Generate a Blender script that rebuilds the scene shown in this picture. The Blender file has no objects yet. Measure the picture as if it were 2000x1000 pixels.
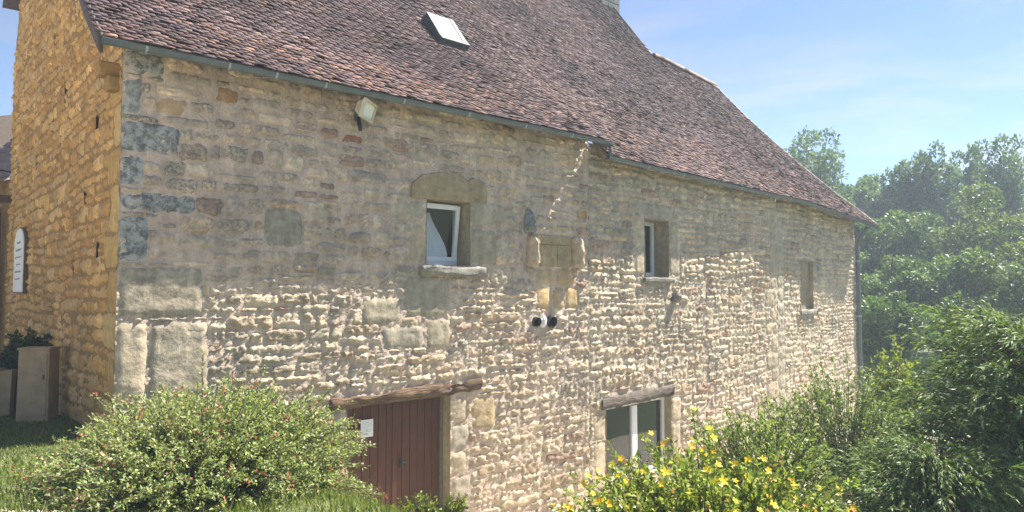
import bpy, math, random
import numpy as np
from mathutils import Vector, Matrix, Quaternion

# ------------------------------------------------------------------ camera, sky, sun, exposure
scene = bpy.context.scene
COL = scene.collection
PITCH = math.atan(70 / 1400.0)
cam_data = bpy.data.cameras.new("camera")
cam_data.sensor_width = 36.0
cam_data.lens = 36.0 * 1400 / 2000
cam_data.clip_start = 0.05
cam_data.clip_end = 2000
cam = bpy.data.objects.new("camera", cam_data)
COL.objects.link(cam)
cam.location = (0, 0, 1.6)
cam.rotation_euler = (math.pi / 2 + PITCH, 0, 0)
scene.camera = cam

SUN_TO = Vector((0.648, 0.322, 1.0)).normalized()
SUN_EL = math.asin(SUN_TO.z)
SUN_AZ = math.atan2(SUN_TO.x, SUN_TO.y)
world = bpy.data.worlds.new("World")
scene.world = world
world.use_nodes = True
wn, wl = world.node_tree.nodes, world.node_tree.links
wn.clear()
w_out = wn.new("ShaderNodeOutputWorld")
w_bg = wn.new("ShaderNodeBackground")
w_sky = wn.new("ShaderNodeTexSky")
w_sky.sky_type = 'NISHITA'
w_sky.sun_disc = False
w_sky.sun_elevation = SUN_EL
w_sky.sun_rotation = SUN_AZ
w_sky.altitude = 100
w_sky.air_density = 0.7
w_sky.dust_density = 0.1
w_sky.ozone_density = 6.0
w_bg.inputs['Strength'].default_value = 0.047
# thin cirrus, streaked, over the whole sky
w_tc = wn.new("ShaderNodeTexCoord")
w_map = wn.new("ShaderNodeMapping")
w_map.inputs['Rotation'].default_value = (math.radians(8), math.radians(-14), math.radians(-20))
w_map.inputs['Scale'].default_value = (1.3, 2.2, 7.5)
w_n = wn.new("ShaderNodeTexNoise")
w_n.inputs['Scale'].default_value = 2.1
w_n.inputs['Detail'].default_value = 7
w_n.inputs['Roughness'].default_value = 0.55
w_n.inputs['Distortion'].default_value = 0.5
w_r = wn.new("ShaderNodeValToRGB")
w_r.color_ramp.elements[0].position = 0.46
w_r.color_ramp.elements[0].color = (0, 0, 0, 1)
w_r.color_ramp.elements[1].position = 0.70
w_r.color_ramp.elements[1].color = (0.5, 0.5, 0.5, 1)
w_bw = wn.new("ShaderNodeRGBToBW")
w_mul = wn.new("ShaderNodeMath")
w_mul.operation = 'MULTIPLY'
w_mul.inputs[1].default_value = 1.45
w_mix = wn.new("ShaderNodeMixRGB")
wl.new(w_tc.outputs['Generated'], w_map.inputs['Vector'])
wl.new(w_map.outputs['Vector'], w_n.inputs['Vector'])
wl.new(w_n.outputs['Fac'], w_r.inputs['Fac'])
wl.new(w_sky.outputs['Color'], w_bw.inputs['Color'])
wl.new(w_bw.outputs['Val'], w_mul.inputs[0])
wl.new(w_r.outputs['Color'], w_mix.inputs['Fac'])
wl.new(w_sky.outputs['Color'], w_mix.inputs['Color1'])
wl.new(w_mul.outputs['Value'], w_mix.inputs['Color2'])
wl.new(w_mix.outputs['Color'], w_bg.inputs['Color'])
wl.new(w_bg.outputs['Background'], w_out.inputs['Surface'])

sun_data = bpy.data.lights.new("sun", 'SUN')
sun_data.energy = 4.2
sun_data.angle = math.radians(0.5)
sun_data.color = (1.0, 0.95, 0.86)
sun = bpy.data.objects.new("sun", sun_data)
COL.objects.link(sun)
sun.location = (30, 20, 50)
sun.rotation_euler = SUN_TO.to_track_quat('Z', 'Y').to_euler()

scene.view_settings.view_transform = 'Standard'
scene.view_settings.look = 'None'
scene.view_settings.gamma = 1.0
scene.view_settings.exposure = 2.1
scene.view_settings.use_curve_mapping = False
scene.render.engine = 'CYCLES'
scene.cycles.use_denoising = True
scene.cycles.max_bounces = 8
scene.cycles.transparent_max_bounces = 8
scene.cycles.volume_bounces = 0

# ------------------------------------------------------------------ noise
def vnoise(x, y, seed=0):
    x = np.asarray(x, float); y = np.asarray(y, float)
    xi = np.floor(x).astype(np.int64); yi = np.floor(y).astype(np.int64)
    fx = x - xi; fy = y - yi
    fx = fx * fx * (3 - 2 * fx); fy = fy * fy * (3 - 2 * fy)
    def h(a, b):
        n = (a * 374761393 + b * 668265263 + seed * 974634721) & 0xffffffff
        n = ((n ^ (n >> 13)) * 1274126177) & 0xffffffff
        n = ((n ^ (n >> 16)) * 2246822519) & 0xffffffff
        return ((n ^ (n >> 15)) & 0xffffff) / float(0xffffff)
    a = h(xi, yi); b = h(xi + 1, yi); c = h(xi, yi + 1); d = h(xi + 1, yi + 1)
    return (a * (1 - fx) + b * fx) * (1 - fy) + (c * (1 - fx) + d * fx) * fy - 0.5

def fbm(x, y, seed=0, oct=3, gain=0.5):
    s = 0; a = 1.0; f = 1.0
    for i in range(oct):
        s = s + a * vnoise(x * f, y * f, seed + i * 17); a *= gain; f *= 2.03
    return s

# ------------------------------------------------------------------ materials
MATS = {}
def new_mat(name):
    m = bpy.data.materials.new(name); m.use_nodes = True
    nt = m.node_tree; nt.nodes.clear()
    out = nt.nodes.new("ShaderNodeOutputMaterial")
    MATS[name] = m
    return m, nt, out

def N(nt, kind, **kw):
    n = nt.nodes.new(kind)
    for k, v in kw.items():
        if k in n.inputs: n.inputs[k].default_value = v
        else: setattr(n, k, v)
    return n

def noise_ramp(nt, vec, scale, lo, hi, clo, chi, detail=6, rough=0.6):
    n = N(nt, "ShaderNodeTexNoise"); n.inputs['Scale'].default_value = scale
    n.inputs['Detail'].default_value = detail; n.inputs['Roughness'].default_value = rough
    nt.links.new(vec, n.inputs['Vector'])
    r = N(nt, "ShaderNodeValToRGB")
    r.color_ramp.elements[0].position = lo; r.color_ramp.elements[1].position = hi
    r.color_ramp.elements[0].color = tuple(clo) + (1,) if len(clo) == 3 else clo
    r.color_ramp.elements[1].color = tuple(chi) + (1,) if len(chi) == 3 else chi
    nt.links.new(n.outputs['Fac'], r.inputs['Fac'])
    return r.outputs['Color'], n.outputs['Fac']

def mixc(nt, mode, fac, a, b):
    m = N(nt, "ShaderNodeMixRGB"); m.blend_type = mode
    for s, v in (('Fac', fac), ('Color1', a), ('Color2', b)):
        if hasattr(v, 'is_output'): nt.links.new(v, m.inputs[s])
        elif isinstance(v, (int, float)): m.inputs[s].default_value = v
        else: m.inputs[s].default_value = tuple(v) + (1,) if len(v) == 3 else v
    return m.outputs['Color']

def bump(nt, vec, scales, strength=0.6, dist=0.01):
    prev = None
    for sc, d in scales:
        n = N(nt, "ShaderNodeTexNoise"); n.inputs['Scale'].default_value = sc
        n.inputs['Detail'].default_value = 8; n.inputs['Roughness'].default_value = 0.62
        nt.links.new(vec, n.inputs['Vector'])
        b = N(nt, "ShaderNodeBump"); b.inputs['Strength'].default_value = strength
        b.inputs['Distance'].default_value = d
        nt.links.new(n.outputs['Fac'], b.inputs['Height'])
        if prev is not None: nt.links.new(prev, b.inputs['Normal'])
        prev = b.outputs['Normal']
    return prev

def stone_mat(name, base=None, lichen=(0.46, 0.435, 0.36), dark=(0.09, 0.095, 0.105), lich=0.75, stain=0.5, vary=(0.66, 1.28), bumps=((16, .028), (55, .014)), dscale=22):
    m, nt, out = new_mat(name)
    p = N(nt, "ShaderNodeBsdfPrincipled"); p.inputs['Roughness'].default_value = 0.93
    p.inputs['Specular IOR Level'].default_value = 0.15
    vec = N(nt, "ShaderNodeNewGeometry").outputs['Position']
    if base is None:
        at = N(nt, "ShaderNodeAttribute"); at.attribute_name = "tint"
        c = at.outputs['Color']; al = at.outputs['Alpha']
    else:
        rgb = N(nt, "ShaderNodeRGB"); rgb.outputs[0].default_value = tuple(base) + (1,)
        c = rgb.outputs[0]; al = 0.4
    v, _ = noise_ramp(nt, vec, 7, .3, .72, (vary[0],) * 3, (vary[1],) * 3, 9, .68)
    c = mixc(nt, 'MULTIPLY', 1.0, c, v)
    # light lichen crust
    lm, _ = noise_ramp(nt, vec, 11, .53, .66, (0, 0, 0), (lich,) * 3, 10, .72)
    c = mixc(nt, 'MIX', lm, c, lichen)
    # dark lichen: amount set by the alpha of the stone's tint
    dm, _ = noise_ramp(nt, vec, dscale, .44, .58, (0, 0, 0), (1, 1, 1), 10, .75)
    mm = N(nt, "ShaderNodeMath"); mm.operation = 'MULTIPLY'
    nt.links.new(dm, mm.inputs[0])
    if hasattr(al, 'is_output'): nt.links.new(al, mm.inputs[1])
    else: mm.inputs[1].default_value = al * stain
    c = mixc(nt, 'MIX', mm.outputs[0], c, dark)
    mpz = N(nt, 'ShaderNodeMapping'); mpz.inputs['Scale'].default_value = (2.6, 2.6, .28); nt.links.new(vec, mpz.inputs['Vector'])
    st_, _ = noise_ramp(nt, mpz.outputs[0], 2.0, .32, .66, (.84, .85, .85), (1.14, 1.13, 1.11), 6, .62)
    c = mixc(nt, 'MULTIPLY', 1.0, c, st_)
    # broad weather stains
    sm, _ = noise_ramp(nt, vec, 0.9, .35, .7, (.82, .82, .80), (1.12, 1.1, 1.06), 5, .6)
    c = mixc(nt, 'MULTIPLY', 1.0, c, sm)
    nt.links.new(c, p.inputs['Base Color'])
    nt.links.new(bump(nt, vec, bumps, 0.8), p.inputs['Normal'])
    nt.links.new(p.outputs[0], out.inputs[0])
    return m

def plain_mat(name, col, rough=0.6, metal=0.0, var=0.15, scale=12, bumpd=0.0, spec=0.4, wear=None):
    m, nt, out = new_mat(name)
    p = N(nt, "ShaderNodeBsdfPrincipled"); p.inputs['Roughness'].default_value = rough
    p.inputs['Metallic'].default_value = metal; p.inputs['Specular IOR Level'].default_value = spec
    vec = N(nt, "ShaderNodeNewGeometry").outputs['Position']
    v, _ = noise_ramp(nt, vec, scale, .3, .7, (1 - var,) * 3, (1 + var,) * 3)
    c = mixc(nt, 'MULTIPLY', 1.0, v, col)
    if wear:
        wm, _ = noise_ramp(nt, vec, scale * .6, .55, .7, (0, 0, 0), (.8, .8, .8), 8, .7)
        c = mixc(nt, 'MIX', wm, c, wear)
    nt.links.new(c, p.inputs['Base Color'])
    if bumpd:
        nt.links.new(bump(nt, vec, ((scale * 3, bumpd),), .6), p.inputs['Normal'])
    nt.links.new(p.outputs[0], out.inputs[0])
    return m

def wood_mat(name, c1, c2, axis=(1, 1, 12), scale=6, rough=.75, bd=.012):
    m, nt, out = new_mat(name)
    p = N(nt, "ShaderNodeBsdfPrincipled"); p.inputs['Roughness'].default_value = rough
    p.inputs['Specular IOR Level'].default_value = 0.25
    vec = N(nt, "ShaderNodeNewGeometry").outputs['Position']
    mp = N(nt, "ShaderNodeMapping"); mp.inputs['Scale'].default_value = axis
    nt.links.new(vec, mp.inputs['Vector'])
    c, f = noise_ramp(nt, mp.outputs[0], scale, .3, .7, c1, c2, 8, .65)
    nt.links.new(c, p.inputs['Base Color'])
    b = N(nt, "ShaderNodeBump"); b.inputs['Strength'].default_value = .9; b.inputs['Distance'].default_value = bd
    nt.links.new(f, b.inputs['Height']); nt.links.new(b.outputs[0], p.inputs['Normal'])
    nt.links.new(p.outputs[0], out.inputs[0])
    return m

def leaf_mat(name, trans=0.35, rough=0.5, tgain=(1.2, 1.25, 0.55)):
    m, nt, out = new_mat(name)
    at = N(nt, "ShaderNodeAttribute"); at.attribute_name = "tint"
    p = N(nt, "ShaderNodeBsdfPrincipled"); p.inputs['Roughness'].default_value = rough
    p.inputs['Specular IOR Level'].default_value = 0.35
    nt.links.new(at.outputs['Color'], p.inputs['Base Color'])
    t = N(nt, "ShaderNodeBsdfTranslucent")
    c = mixc(nt, 'MULTIPLY', 1.0, at.outputs['Color'], tgain)
    nt.links.new(c, t.inputs['Color'])
    mx = N(nt, "ShaderNodeMixShader"); mx.inputs[0].default_value = trans
    nt.links.new(p.outputs[0], mx.inputs[1]); nt.links.new(t.outputs[0], mx.inputs[2])
    nt.links.new(mx.outputs[0], out.inputs[0])
    return m

def tile_mat():
    m, nt, out = new_mat("clay_tile")
    p = N(nt, "ShaderNodeBsdfPrincipled"); p.inputs['Roughness'].default_value = .85
    p.inputs['Specular IOR Level'].default_value = .25
    at = N(nt, "ShaderNodeAttribute"); at.attribute_name = "tint"
    vec = N(nt, "ShaderNodeNewGeometry").outputs['Position']
    v, _ = noise_ramp(nt, vec, 14, .3, .7, (.7,) * 3, (1.25,) * 3, 8, .7)
    c = mixc(nt, 'MULTIPLY', 1.0, at.outputs['Color'], v)
    lm, _ = noise_ramp(nt, vec, 9, .56, .68, (0, 0, 0), (.55,) * 3, 10, .75)
    c = mixc(nt, 'MIX', lm, c, (.30, .275, .235))
    br, _ = noise_ramp(nt, vec, .45, .36, .64, (.80, .80, .84), (1.16, 1.1, 1.04), 4, .55)
    c = mixc(nt, 'MULTIPLY', 1.0, c, br)
    nt.links.new(c, p.inputs['Base Color'])
    nt.links.new(bump(nt, vec, ((40, .006),), .7), p.inputs['Normal'])
    nt.links.new(p.outputs[0], out.inputs[0])
    return m

def glass_mat(name, tint=(.9, .92, .93), refl=1.0):
    m, nt, out = new_mat(name)
    g = N(nt, "ShaderNodeBsdfGlossy"); g.inputs['Roughness'].default_value = .02
    t = N(nt, "ShaderNodeBsdfTransparent"); t.inputs['Color'].default_value = tuple(tint) + (1,)
    lw = N(nt, "ShaderNodeLayerWeight"); lw.inputs['Blend'].default_value = .5
    pw_ = N(nt, "ShaderNodeMath"); pw_.operation = 'POWER'; pw_.inputs[1].default_value = 4.0
    ma = N(nt, "ShaderNodeMath"); ma.operation = 'MULTIPLY_ADD'; ma.inputs[1].default_value = .9; ma.inputs[2].default_value = .035
    nt.links.new(lw.outputs['Facing'], pw_.inputs[0]); nt.links.new(pw_.outputs[0], ma.inputs[0])
    mx = N(nt, "ShaderNodeMixShader")
    nt.links.new(ma.outputs[0], mx.inputs[0]); nt.links.new(t.outputs[0], mx.inputs[1]); nt.links.new(g.outputs[0], mx.inputs[2])
    nt.links.new(mx.outputs[0], out.inputs[0])
    return m

M_STONE = stone_mat("rubble_limestone")
M_QUOIN = stone_mat("weathered_quoin", dark=(.11, .112, .112), lich=.6, vary=(.7, 1.25), bumps=((5, .03), (38, .005)), dscale=10)
M_OCHRE = stone_mat("ochre_limestone", lichen=(.46, .34, .20), dark=(.16, .10, .05), lich=.35, vary=(.72, 1.25))
M_MORTAR = stone_mat("lime_mortar", base=(.57, .475, .37), lichen=(.40, .37, .31), dark=(.2, .17, .14), lich=.5, stain=.5, vary=(.72, 1.22), bumps=((20, .04), (70, .014)))
M_MORTAR1 = stone_mat("pink_lime_mortar", base=(.60, .475, .385), lichen=(.46, .39, .32), dark=(.24, .19, .15), lich=.4, stain=.4, vary=(.78, 1.18), bumps=((20, .04), (70, .014)))
M_OMORTAR = stone_mat("ochre_mortar", base=(.33, .20, .075), lichen=(.46, .33, .18), dark=(.2, .12, .06), lich=.3, stain=.4, vary=(.7, 1.2), bumps=((22, .014), (90, .004)))
M_TILE = tile_mat()
M_ZINC = plain_mat("zinc", (.115, .135, .145), rough=.5, metal=.35, var=.18, scale=5, spec=.4)
M_ZINCL = plain_mat("zinc_clip", (.34, .37, .38), rough=.45, metal=.4, var=.1)
M_SOFFIT = wood_mat("soffit_wood", (.10, .075, .055), (.22, .17, .13), (3, 3, 3), 4)
M_BEAM = wood_mat("old_oak_beam", (.05, .032, .021), (.26, .165, .10), (1.6, 1.6, 18), 3.4, .9, .05)
M_BEAMG = wood_mat("grey_oak_beam", (.045, .036, .03), (.24, .195, .155), (1.6, 1.6, 18), 3.4, .9, .05)
M_DOOR = wood_mat("stained_door", (.062, .026, .014), (.12, .048, .025), (14, 14, .7), 5, .55)
M_FRAMEW = plain_mat("white_frame", (.74, .76, .78), rough=.4, var=.05, scale=4)
M_DARK = plain_mat("painted_darkness", (.02, .02, .022), rough=.9, var=.2)  # near-black stands in for the unlit inside of the house
M_BLACK = plain_mat("black_plastic", (.018, .018, .02), rough=.5, var=.15)
M_GLASS = glass_mat("window_glass")
M_CURTAIN = plain_mat("white_curtain", (.80, .82, .86), rough=.9, var=.06, scale=5)
M_CREAM = plain_mat("cream_cabinet", (.35, .25, .135), rough=.6, var=.14, scale=5, wear=(.25, .18, .1))
M_LAMPW = plain_mat("floodlight_shell", (.52, .47, .34), rough=.5, var=.12, scale=16, wear=(.45, .40, .28))
M_PIPE = plain_mat("brown_pipe", (.11, .065, .04), rough=.5, var=.2, scale=6)
M_GREYPIPE = plain_mat("grey_pipe", (.12, .125, .12), rough=.5, metal=.3, var=.2, scale=6)
M_PAPER = plain_mat("paper", (.72, .75, .77), rough=.6, var=.05)
M_PLAQUE = plain_mat("painted_plaque", (.78, .72, .62), rough=.6, var=.06, scale=8)
M_INK = plain_mat("ink", (.20, .18, .19), rough=.8, var=.2)
M_LEAF = leaf_mat("leaf")
M_NEEDLE = leaf_mat("conifer_spray", .25, .55)
M_PETAL = leaf_mat("petal", .3, .55, (1.1, 1.0, .8))
M_BARK = wood_mat("bark", (.06, .05, .04), (.16, .13, .10), (6, 6, 1.4), 5, .95)
M_TWIG = plain_mat("twig", (.13, .09, .055), rough=.85, var=.25)

# ------------------------------------------------------------------ object helpers
def finish(o, parent, label=None, cat=None, group=None, kind=None):
    COL.objects.link(o)
    if parent is not None:
        o.parent = parent
        if parent.type == 'EMPTY':
            o.matrix_parent_inverse = Matrix.Translation(parent.location).inverted()
    if label: o["label"] = label
    if cat: o["category"] = cat
    if group: o["group"] = group
    if kind: o["kind"] = kind
    return o

def empty(name, loc, label, cat, group=None):
    o = bpy.data.objects.new(name, None)
    o.location = loc; o.empty_display_size = .3
    return finish(o, None, label, cat, group)

def fast(name, V, F, mat, parent=None, tint=None, smooth=False, **kw):
    V = np.ascontiguousarray(V, dtype=np.float32); F = np.ascontiguousarray(F, dtype=np.int32)
    k = F.shape[1]
    me = bpy.data.meshes.new(name)
    me.vertices.add(len(V)); me.vertices.foreach_set("co", V.ravel())
    me.loops.add(F.size); me.loops.foreach_set("vertex_index", F.ravel())
    me.polygons.add(len(F))
    me.polygons.foreach_set("loop_start", np.arange(0, F.size, k, dtype=np.int32))
    try: me.polygons.foreach_set("loop_total", np.full(len(F), k, dtype=np.int32))
    except Exception: pass
    if smooth: me.polygons.foreach_set("use_smooth", np.ones(len(F), dtype=bool))
    if tint is not None:
        a = me.attributes.new("tint", 'FLOAT_COLOR', 'POINT')
        a.data.foreach_set("color", np.ascontiguousarray(tint, dtype=np.float32).ravel())
    me.update(calc_edges=True)
    me.validate()
    me.materials.append(mat)
    return finish(bpy.data.objects.new(name, me), parent, **kw)

class MB:
    """collects boxes, tubes and prisms as one mesh"""
    def __init__(s): s.v = []; s.f = []
    def add(s, vs, fs):
        b = len(s.v); s.v += [tuple(map(float, p)) for p in vs]; s.f += [tuple(b + i for i in f) for f in fs]; return s
    def box(s, c, ax, ay, az, taper=1.0):
        c = Vector(c); ax = Vector(ax); ay = Vector(ay); az = Vector(az)
        vs = []
        for k in (-1, 1):
            t = taper if k > 0 else 1
            for i, j in ((-1, -1), (1, -1), (1, 1), (-1, 1)):
                vs.append(c + ax * i * t + ay * j * t + az * k)
        return s.add(vs, [(3, 2, 1, 0), (4, 5, 6, 7), (0, 1, 5, 4), (1, 2, 6, 5), (2, 3, 7, 6), (3, 0, 4, 7)])
    def tube(s, pts, rad, n=10, cap=True):
        pts = [Vector(p) for p in pts]
        if not hasattr(rad, '__len__'): rad = [rad] * len(pts)
        b = []
        prev = None
        for i, p in enumerate(pts):
            d = (pts[min(i + 1, len(pts) - 1)] - pts[max(i - 1, 0)]).normalized()
            r = Vector((0, 0, 1)) if abs(d.z) < .95 else Vector((1, 0, 0))
            x = d.cross(r).normalized(); y = d.cross(x).normalized()
            for k in range(n):
                a = 2 * math.pi * k / n
                b.append(p + (x * math.cos(a) + y * math.sin(a)) * rad[i])
        fs = []
        for i in range(len(pts) - 1):
            for k in range(n):
                fs.append((i * n + k, i * n + (k + 1) % n, (i + 1) * n + (k + 1) % n, (i + 1) * n + k))
        if cap:
            fs.append(tuple(range(n))[::-1]); fs.append(tuple((len(pts) - 1) * n + k for k in range(n)))
        return s.add(b, fs)
    def prism(s, poly, ax, ay, az, org, d0, d1):
        """poly in (ax, ay), extruded along az from d0 to d1"""
        org = Vector(org); n = len(poly)
        vs = [org + Vector(ax) * a + Vector(ay) * b + Vector(az) * d0 for a, b in poly] + \
             [org + Vector(ax) * a + Vector(ay) * b + Vector(az) * d1 for a, b in poly]
        return s.add(vs, [tuple(range(n))[::-1], tuple(range(n, 2 * n))] + [(i, (i + 1) % n, n + (i + 1) % n, n + i) for i in range(n)])
    def build(s, name, mat, parent=None, smooth=False, bevel=0, **kw):
        me = bpy.data.meshes.new(name); me.from_pydata(s.v, [], s.f); me.update()
        me.materials.append(mat)
        if smooth:
            for p in me.polygons: p.use_smooth = True
        o = finish(bpy.data.objects.new(name, me), parent, **kw)
        if bevel:
            m = o.modifiers.new("bevel", 'BEVEL'); m.width = bevel; m.segments = 2; m.limit_method = 'ANGLE'
        return o

# ------------------------------------------------------------------ plan of the place
def unit(v): return v / np.linalg.norm(v)
A = np.array([-5.4, 9.8]); B = np.array([1.71, 15.94]); D = np.array([8.45, 22.85]); EC = np.array([13.75, 28.75])
d1, d2, d3 = unit(B - A), unit(D - B), unit(EC - D)
L1, L2, L3 = (float(np.linalg.norm(x)) for x in (B - A, D - B, EC - D))
GAB = 12.4
G = A + GAB * np.array([-d1[1], d1[0]])

def smooth01(t):
    t = np.clip(t, 0, 1); return t * t * (3 - 2 * t)

def ground(x, y):
    x = np.asarray(x, float); y = np.asarray(y, float)
    s = (x - A[0]) * d1[0] + (y - A[1]) * d1[1]
    z = -.045 * np.clip(y, -20, 14) - 2.5 * smooth01((s - .5) / 4.8)
    z = z - .02 * np.clip(s - 6, 0, 60) * 1.0
    far = np.hypot(x, y)
    return z + 2.5 * smooth01((far - 45) / 60) + .05 * fbm(x * .5, y * .5, 5)

class Wall:
    def __init__(s, p0, p1, seed):
        s.p0 = p0; s.w = unit(p1 - p0); s.L = float(np.linalg.norm(p1 - p0))
        s.n = np.array([s.w[1], -s.w[0]]); s.seed = seed
    def bulge(s, u, v):
        u = np.asarray(u, float)
        return .05 * fbm(u * .45, np.asarray(v) * .45, s.seed, 2) * np.clip(np.minimum(u, s.L - u) / .8, 0, 1)
    def pos(s, u, v, d):
        u = np.asarray(u, float); v = np.asarray(v, float)
        e = d + s.bulge(u, v)
        return np.stack([s.p0[0] + s.w[0] * u + s.n[0] * e, s.p0[1] + s.w[1] * u + s.n[1] * e, v + 0 * u], -1)
    def P(s, u, v, d=0): return Vector(s.pos(u, v, d))
    @property
    def W3(s): return Vector((s.w[0], s.w[1], 0))
    @property
    def N3(s): return Vector((s.n[0], s.n[1], 0))
UP = Vector((0, 0, 1))
W1 = Wall(A, B, 1); W2 = Wall(B, D, 2); W3 = Wall(D, EC, 3)
WG = Wall(A, G, 4); WG.n = -d1.copy()        # gable: outward is -d1

# roof surface (u along the front walls, t metres back from the eaves)
def f_rise(t): return .70 * t + .045 * t * t
def chain(u):
    u = np.asarray(u, float)[..., None]
    return np.where(u < L1, A + d1 * u, np.where(u < L1 + L2, B + d2 * (u - L1), D + d3 * (u - L1 - L2)))
ANG = [math.atan2(d[1], d[0]) for d in (d1, d2, d3)]
def roof_pt(u, t, lift=0.0, step=None):
    u = np.asarray(u, float); t = np.asarray(t, float)
    a = np.interp(u, [L1 - 1, L1 + 1, L1 + L2 - 2, L1 + L2 + 4], [ANG[0], ANG[1], ANG[1], ANG[2] + .28])
    bx, by = -np.sin(a), np.cos(a)
    o = np.interp(u, [0, L1, L1 + .1, L1 + L2 - .5, L1 + L2 + 1, L1 + L2 + L3], [.46, .46, .45, .33, .52, .76])
    c = chain(u)
    st = np.where(u > L1 + .05, .33, 0.0) if step is None else step
    z = 4.98 + f_rise(t) - st * np.exp(-np.maximum(t, 0) / 1.3) - np.interp(u, [0, L1 + L2, L1 + L2 + L3], [0, 0, .35])
    z = z + .05 * fbm(u * .5, t * .7, 31, 2) * np.clip(t, 0, 1)
    return np.stack([c[..., 0] + bx * (t - o), c[..., 1] + by * (t - o), z + lift], -1)

# ------------------------------------------------------------------ ground, path, lawn
gx = np.concatenate([np.linspace(-160, -16, 30), np.linspace(-15, 20, 141), np.linspace(21, 220, 40)])
gy = np.concatenate([np.linspace(-60, -4, 20), np.linspace(-3, 32, 141), np.linspace(33, 260, 45)])
X, Y = np.meshgrid(gx, gy, indexing='ij')
V = np.stack([X, Y, ground(X, Y)], -1).reshape(-1, 3)
def grid_faces(nu, nv):
    i = np.arange(nu - 1)[:, None] * nv + np.arange(nv - 1)[None, :]
    return np.stack([i, i + nv, i + nv + 1, i + 1], -1).reshape(-1, 4)
def soil_mat():
    m, nt, out = new_mat("turf_soil")
    p = N(nt, "ShaderNodeBsdfPrincipled"); p.inputs['Roughness'].default_value = .95
    vec = N(nt, "ShaderNodeNewGeometry").outputs['Position']
    c, _ = noise_ramp(nt, vec, 2.2, .35, .65, (.05, .075, .02), (.10, .12, .035), 8, .7)
    c2, _ = noise_ramp(nt, vec, 18, .5, .7, (0, 0, 0), (.7, .7, .7), 8, .7)
    c = mixc(nt, 'MIX', c2, c, (.12, .09, .055))
    nt.links.new(c, p.inputs['Base Color'])
    nt.links.new(bump(nt, vec, ((25, .03),), .8), p.inputs['Normal'])
    nt.links.new(p.outputs[0], out.inputs[0]); return m
M_SOIL = soil_mat()
fast("ground", V, grid_faces(len(gx), len(gy)), M_SOIL, smooth=True, kind="structure", label="grassy ground falling away along the long wall", cat="ground")
M_GRAVEL = plain_mat("gravel", (.52, .46, .37), rough=.95, var=.35, scale=45, bumpd=.03)
def yard_edge(x):
    return 6.25 + .35 * np.clip(-x - 4.5, -3, 3) + .25 * fbm(x * 1.1, x * 0, 3) + 11 * smooth01((-x - 8.2) / 2.0) - 6.5 * smooth01((x + 1.5) / 3.5)
yx = np.concatenate([np.linspace(-60, -12, 25), np.linspace(-11.5, 6, 110)]); yk = np.concatenate([np.linspace(0, .75, 18), np.linspace(.78, 1, 24)])
YX, YK = np.meshgrid(yx, yk, indexing='ij')
YY = -40 + (yard_edge(YX) + 40) * YK
YE = yard_edge(YX) - YY
fast("path", np.stack([YX, YY, ground(YX, YY) - .02 + .05 * smooth01(YE / .3)], -1).reshape(-1, 3), grid_faces(len(yx), len(yk)), M_GRAVEL, smooth=True, kind="structure", label="pale gravel path beside the lawn, widened out of view to bounce light", cat="path")  # gravel spread far past the path to bounce sunlight onto the walls

# gravel strip added along the long wall's foot to bounce sun onto it
tu = np.linspace(2.6, L1 + L2 + L3 + 4, 130); tk = np.linspace(0, 1, 26)
def wall_line(u):
    u = np.asarray(u, float)[..., None]
    return np.where(u < L1, A + d1 * u, np.where(u < L1 + L2, B + d2 * (u - L1), D + d3 * (u - L1 - L2)))
TU, TK = np.meshgrid(tu, tk, indexing='ij')
wb = wall_line(TU); tn_ = np.array([d2[1], -d2[0]])
wid_ = (4.6 + .5 * fbm(TU * .5, TU * 0, 4)) * np.clip((TU - 2.4) / 2.2, .15, 1)
TX = wb[..., 0] + tn_[0] * (TK * wid_ - .15); TY = wb[..., 1] + tn_[1] * (TK * wid_ - .15)
fast("bounce_gravel", np.stack([TX, TY, ground(TX, TY) - .02 + .05 * smooth01((1 - TK) * 8)], -1).reshape(-1, 3), grid_faces(len(tu), len(tk))[:, ::-1], M_GRAVEL, smooth=True, kind="structure", label="pale gravel added along the foot of the long wall to bounce sunlight onto it", cat="path")

# ------------------------------------------------------------------ the stone house
house = empty("stone_house", (A[0], A[1], -0.4), "long rubble stone house with ochre gable and brown tiled roof", "house")

def wall_sheet(name, wall, u0, u1, v0, v1, res, holes, mat, top=None, seed=0, amp=1.0):
    ul = np.linspace(u0, u1, int((u1 - u0) / res) + 1); vl = np.linspace(v0, v1, int((v1 - v0) / res) + 1)
    for (a, b, c, d) in (holes if top is None else []):
        for x in (a, b): ul[np.argmin(abs(ul - x))] = x
        for y in (c, d): vl[np.argmin(abs(vl - y))] = y
    U, Vv = np.meshgrid(ul, vl, indexing='ij')
    if top is not None:
        Vv = v0 + (Vv - v0) / (v1 - v0) * (top(U) - v0)
    dep = -.004 + amp * (.010 * fbm(U * 4, Vv * 4, seed + 3, 2) + .026 * fbm(U * 13, Vv * 16, seed + 9, 2, .8))
    V = wall.pos(U, Vv, dep).reshape(-1, 3)
    F = grid_faces(len(ul), len(vl))
    uc = ((U[:-1, :-1] + U[1:, 1:]) / 2).ravel(); vc = ((Vv[:-1, :-1] + Vv[1:, 1:]) / 2).ravel()
    keep = np.ones(len(F), bool)
    for (a, b, c, d) in holes: keep &= ~((uc > a) & (uc < b) & (vc > c) & (vc < d))
    F = F[keep]
    used = np.unique(F); remap = np.zeros(len(V), int); remap[used] = np.arange(len(used))
    return fast(name, V[used], remap[F], mat, house, smooth=False)

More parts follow.
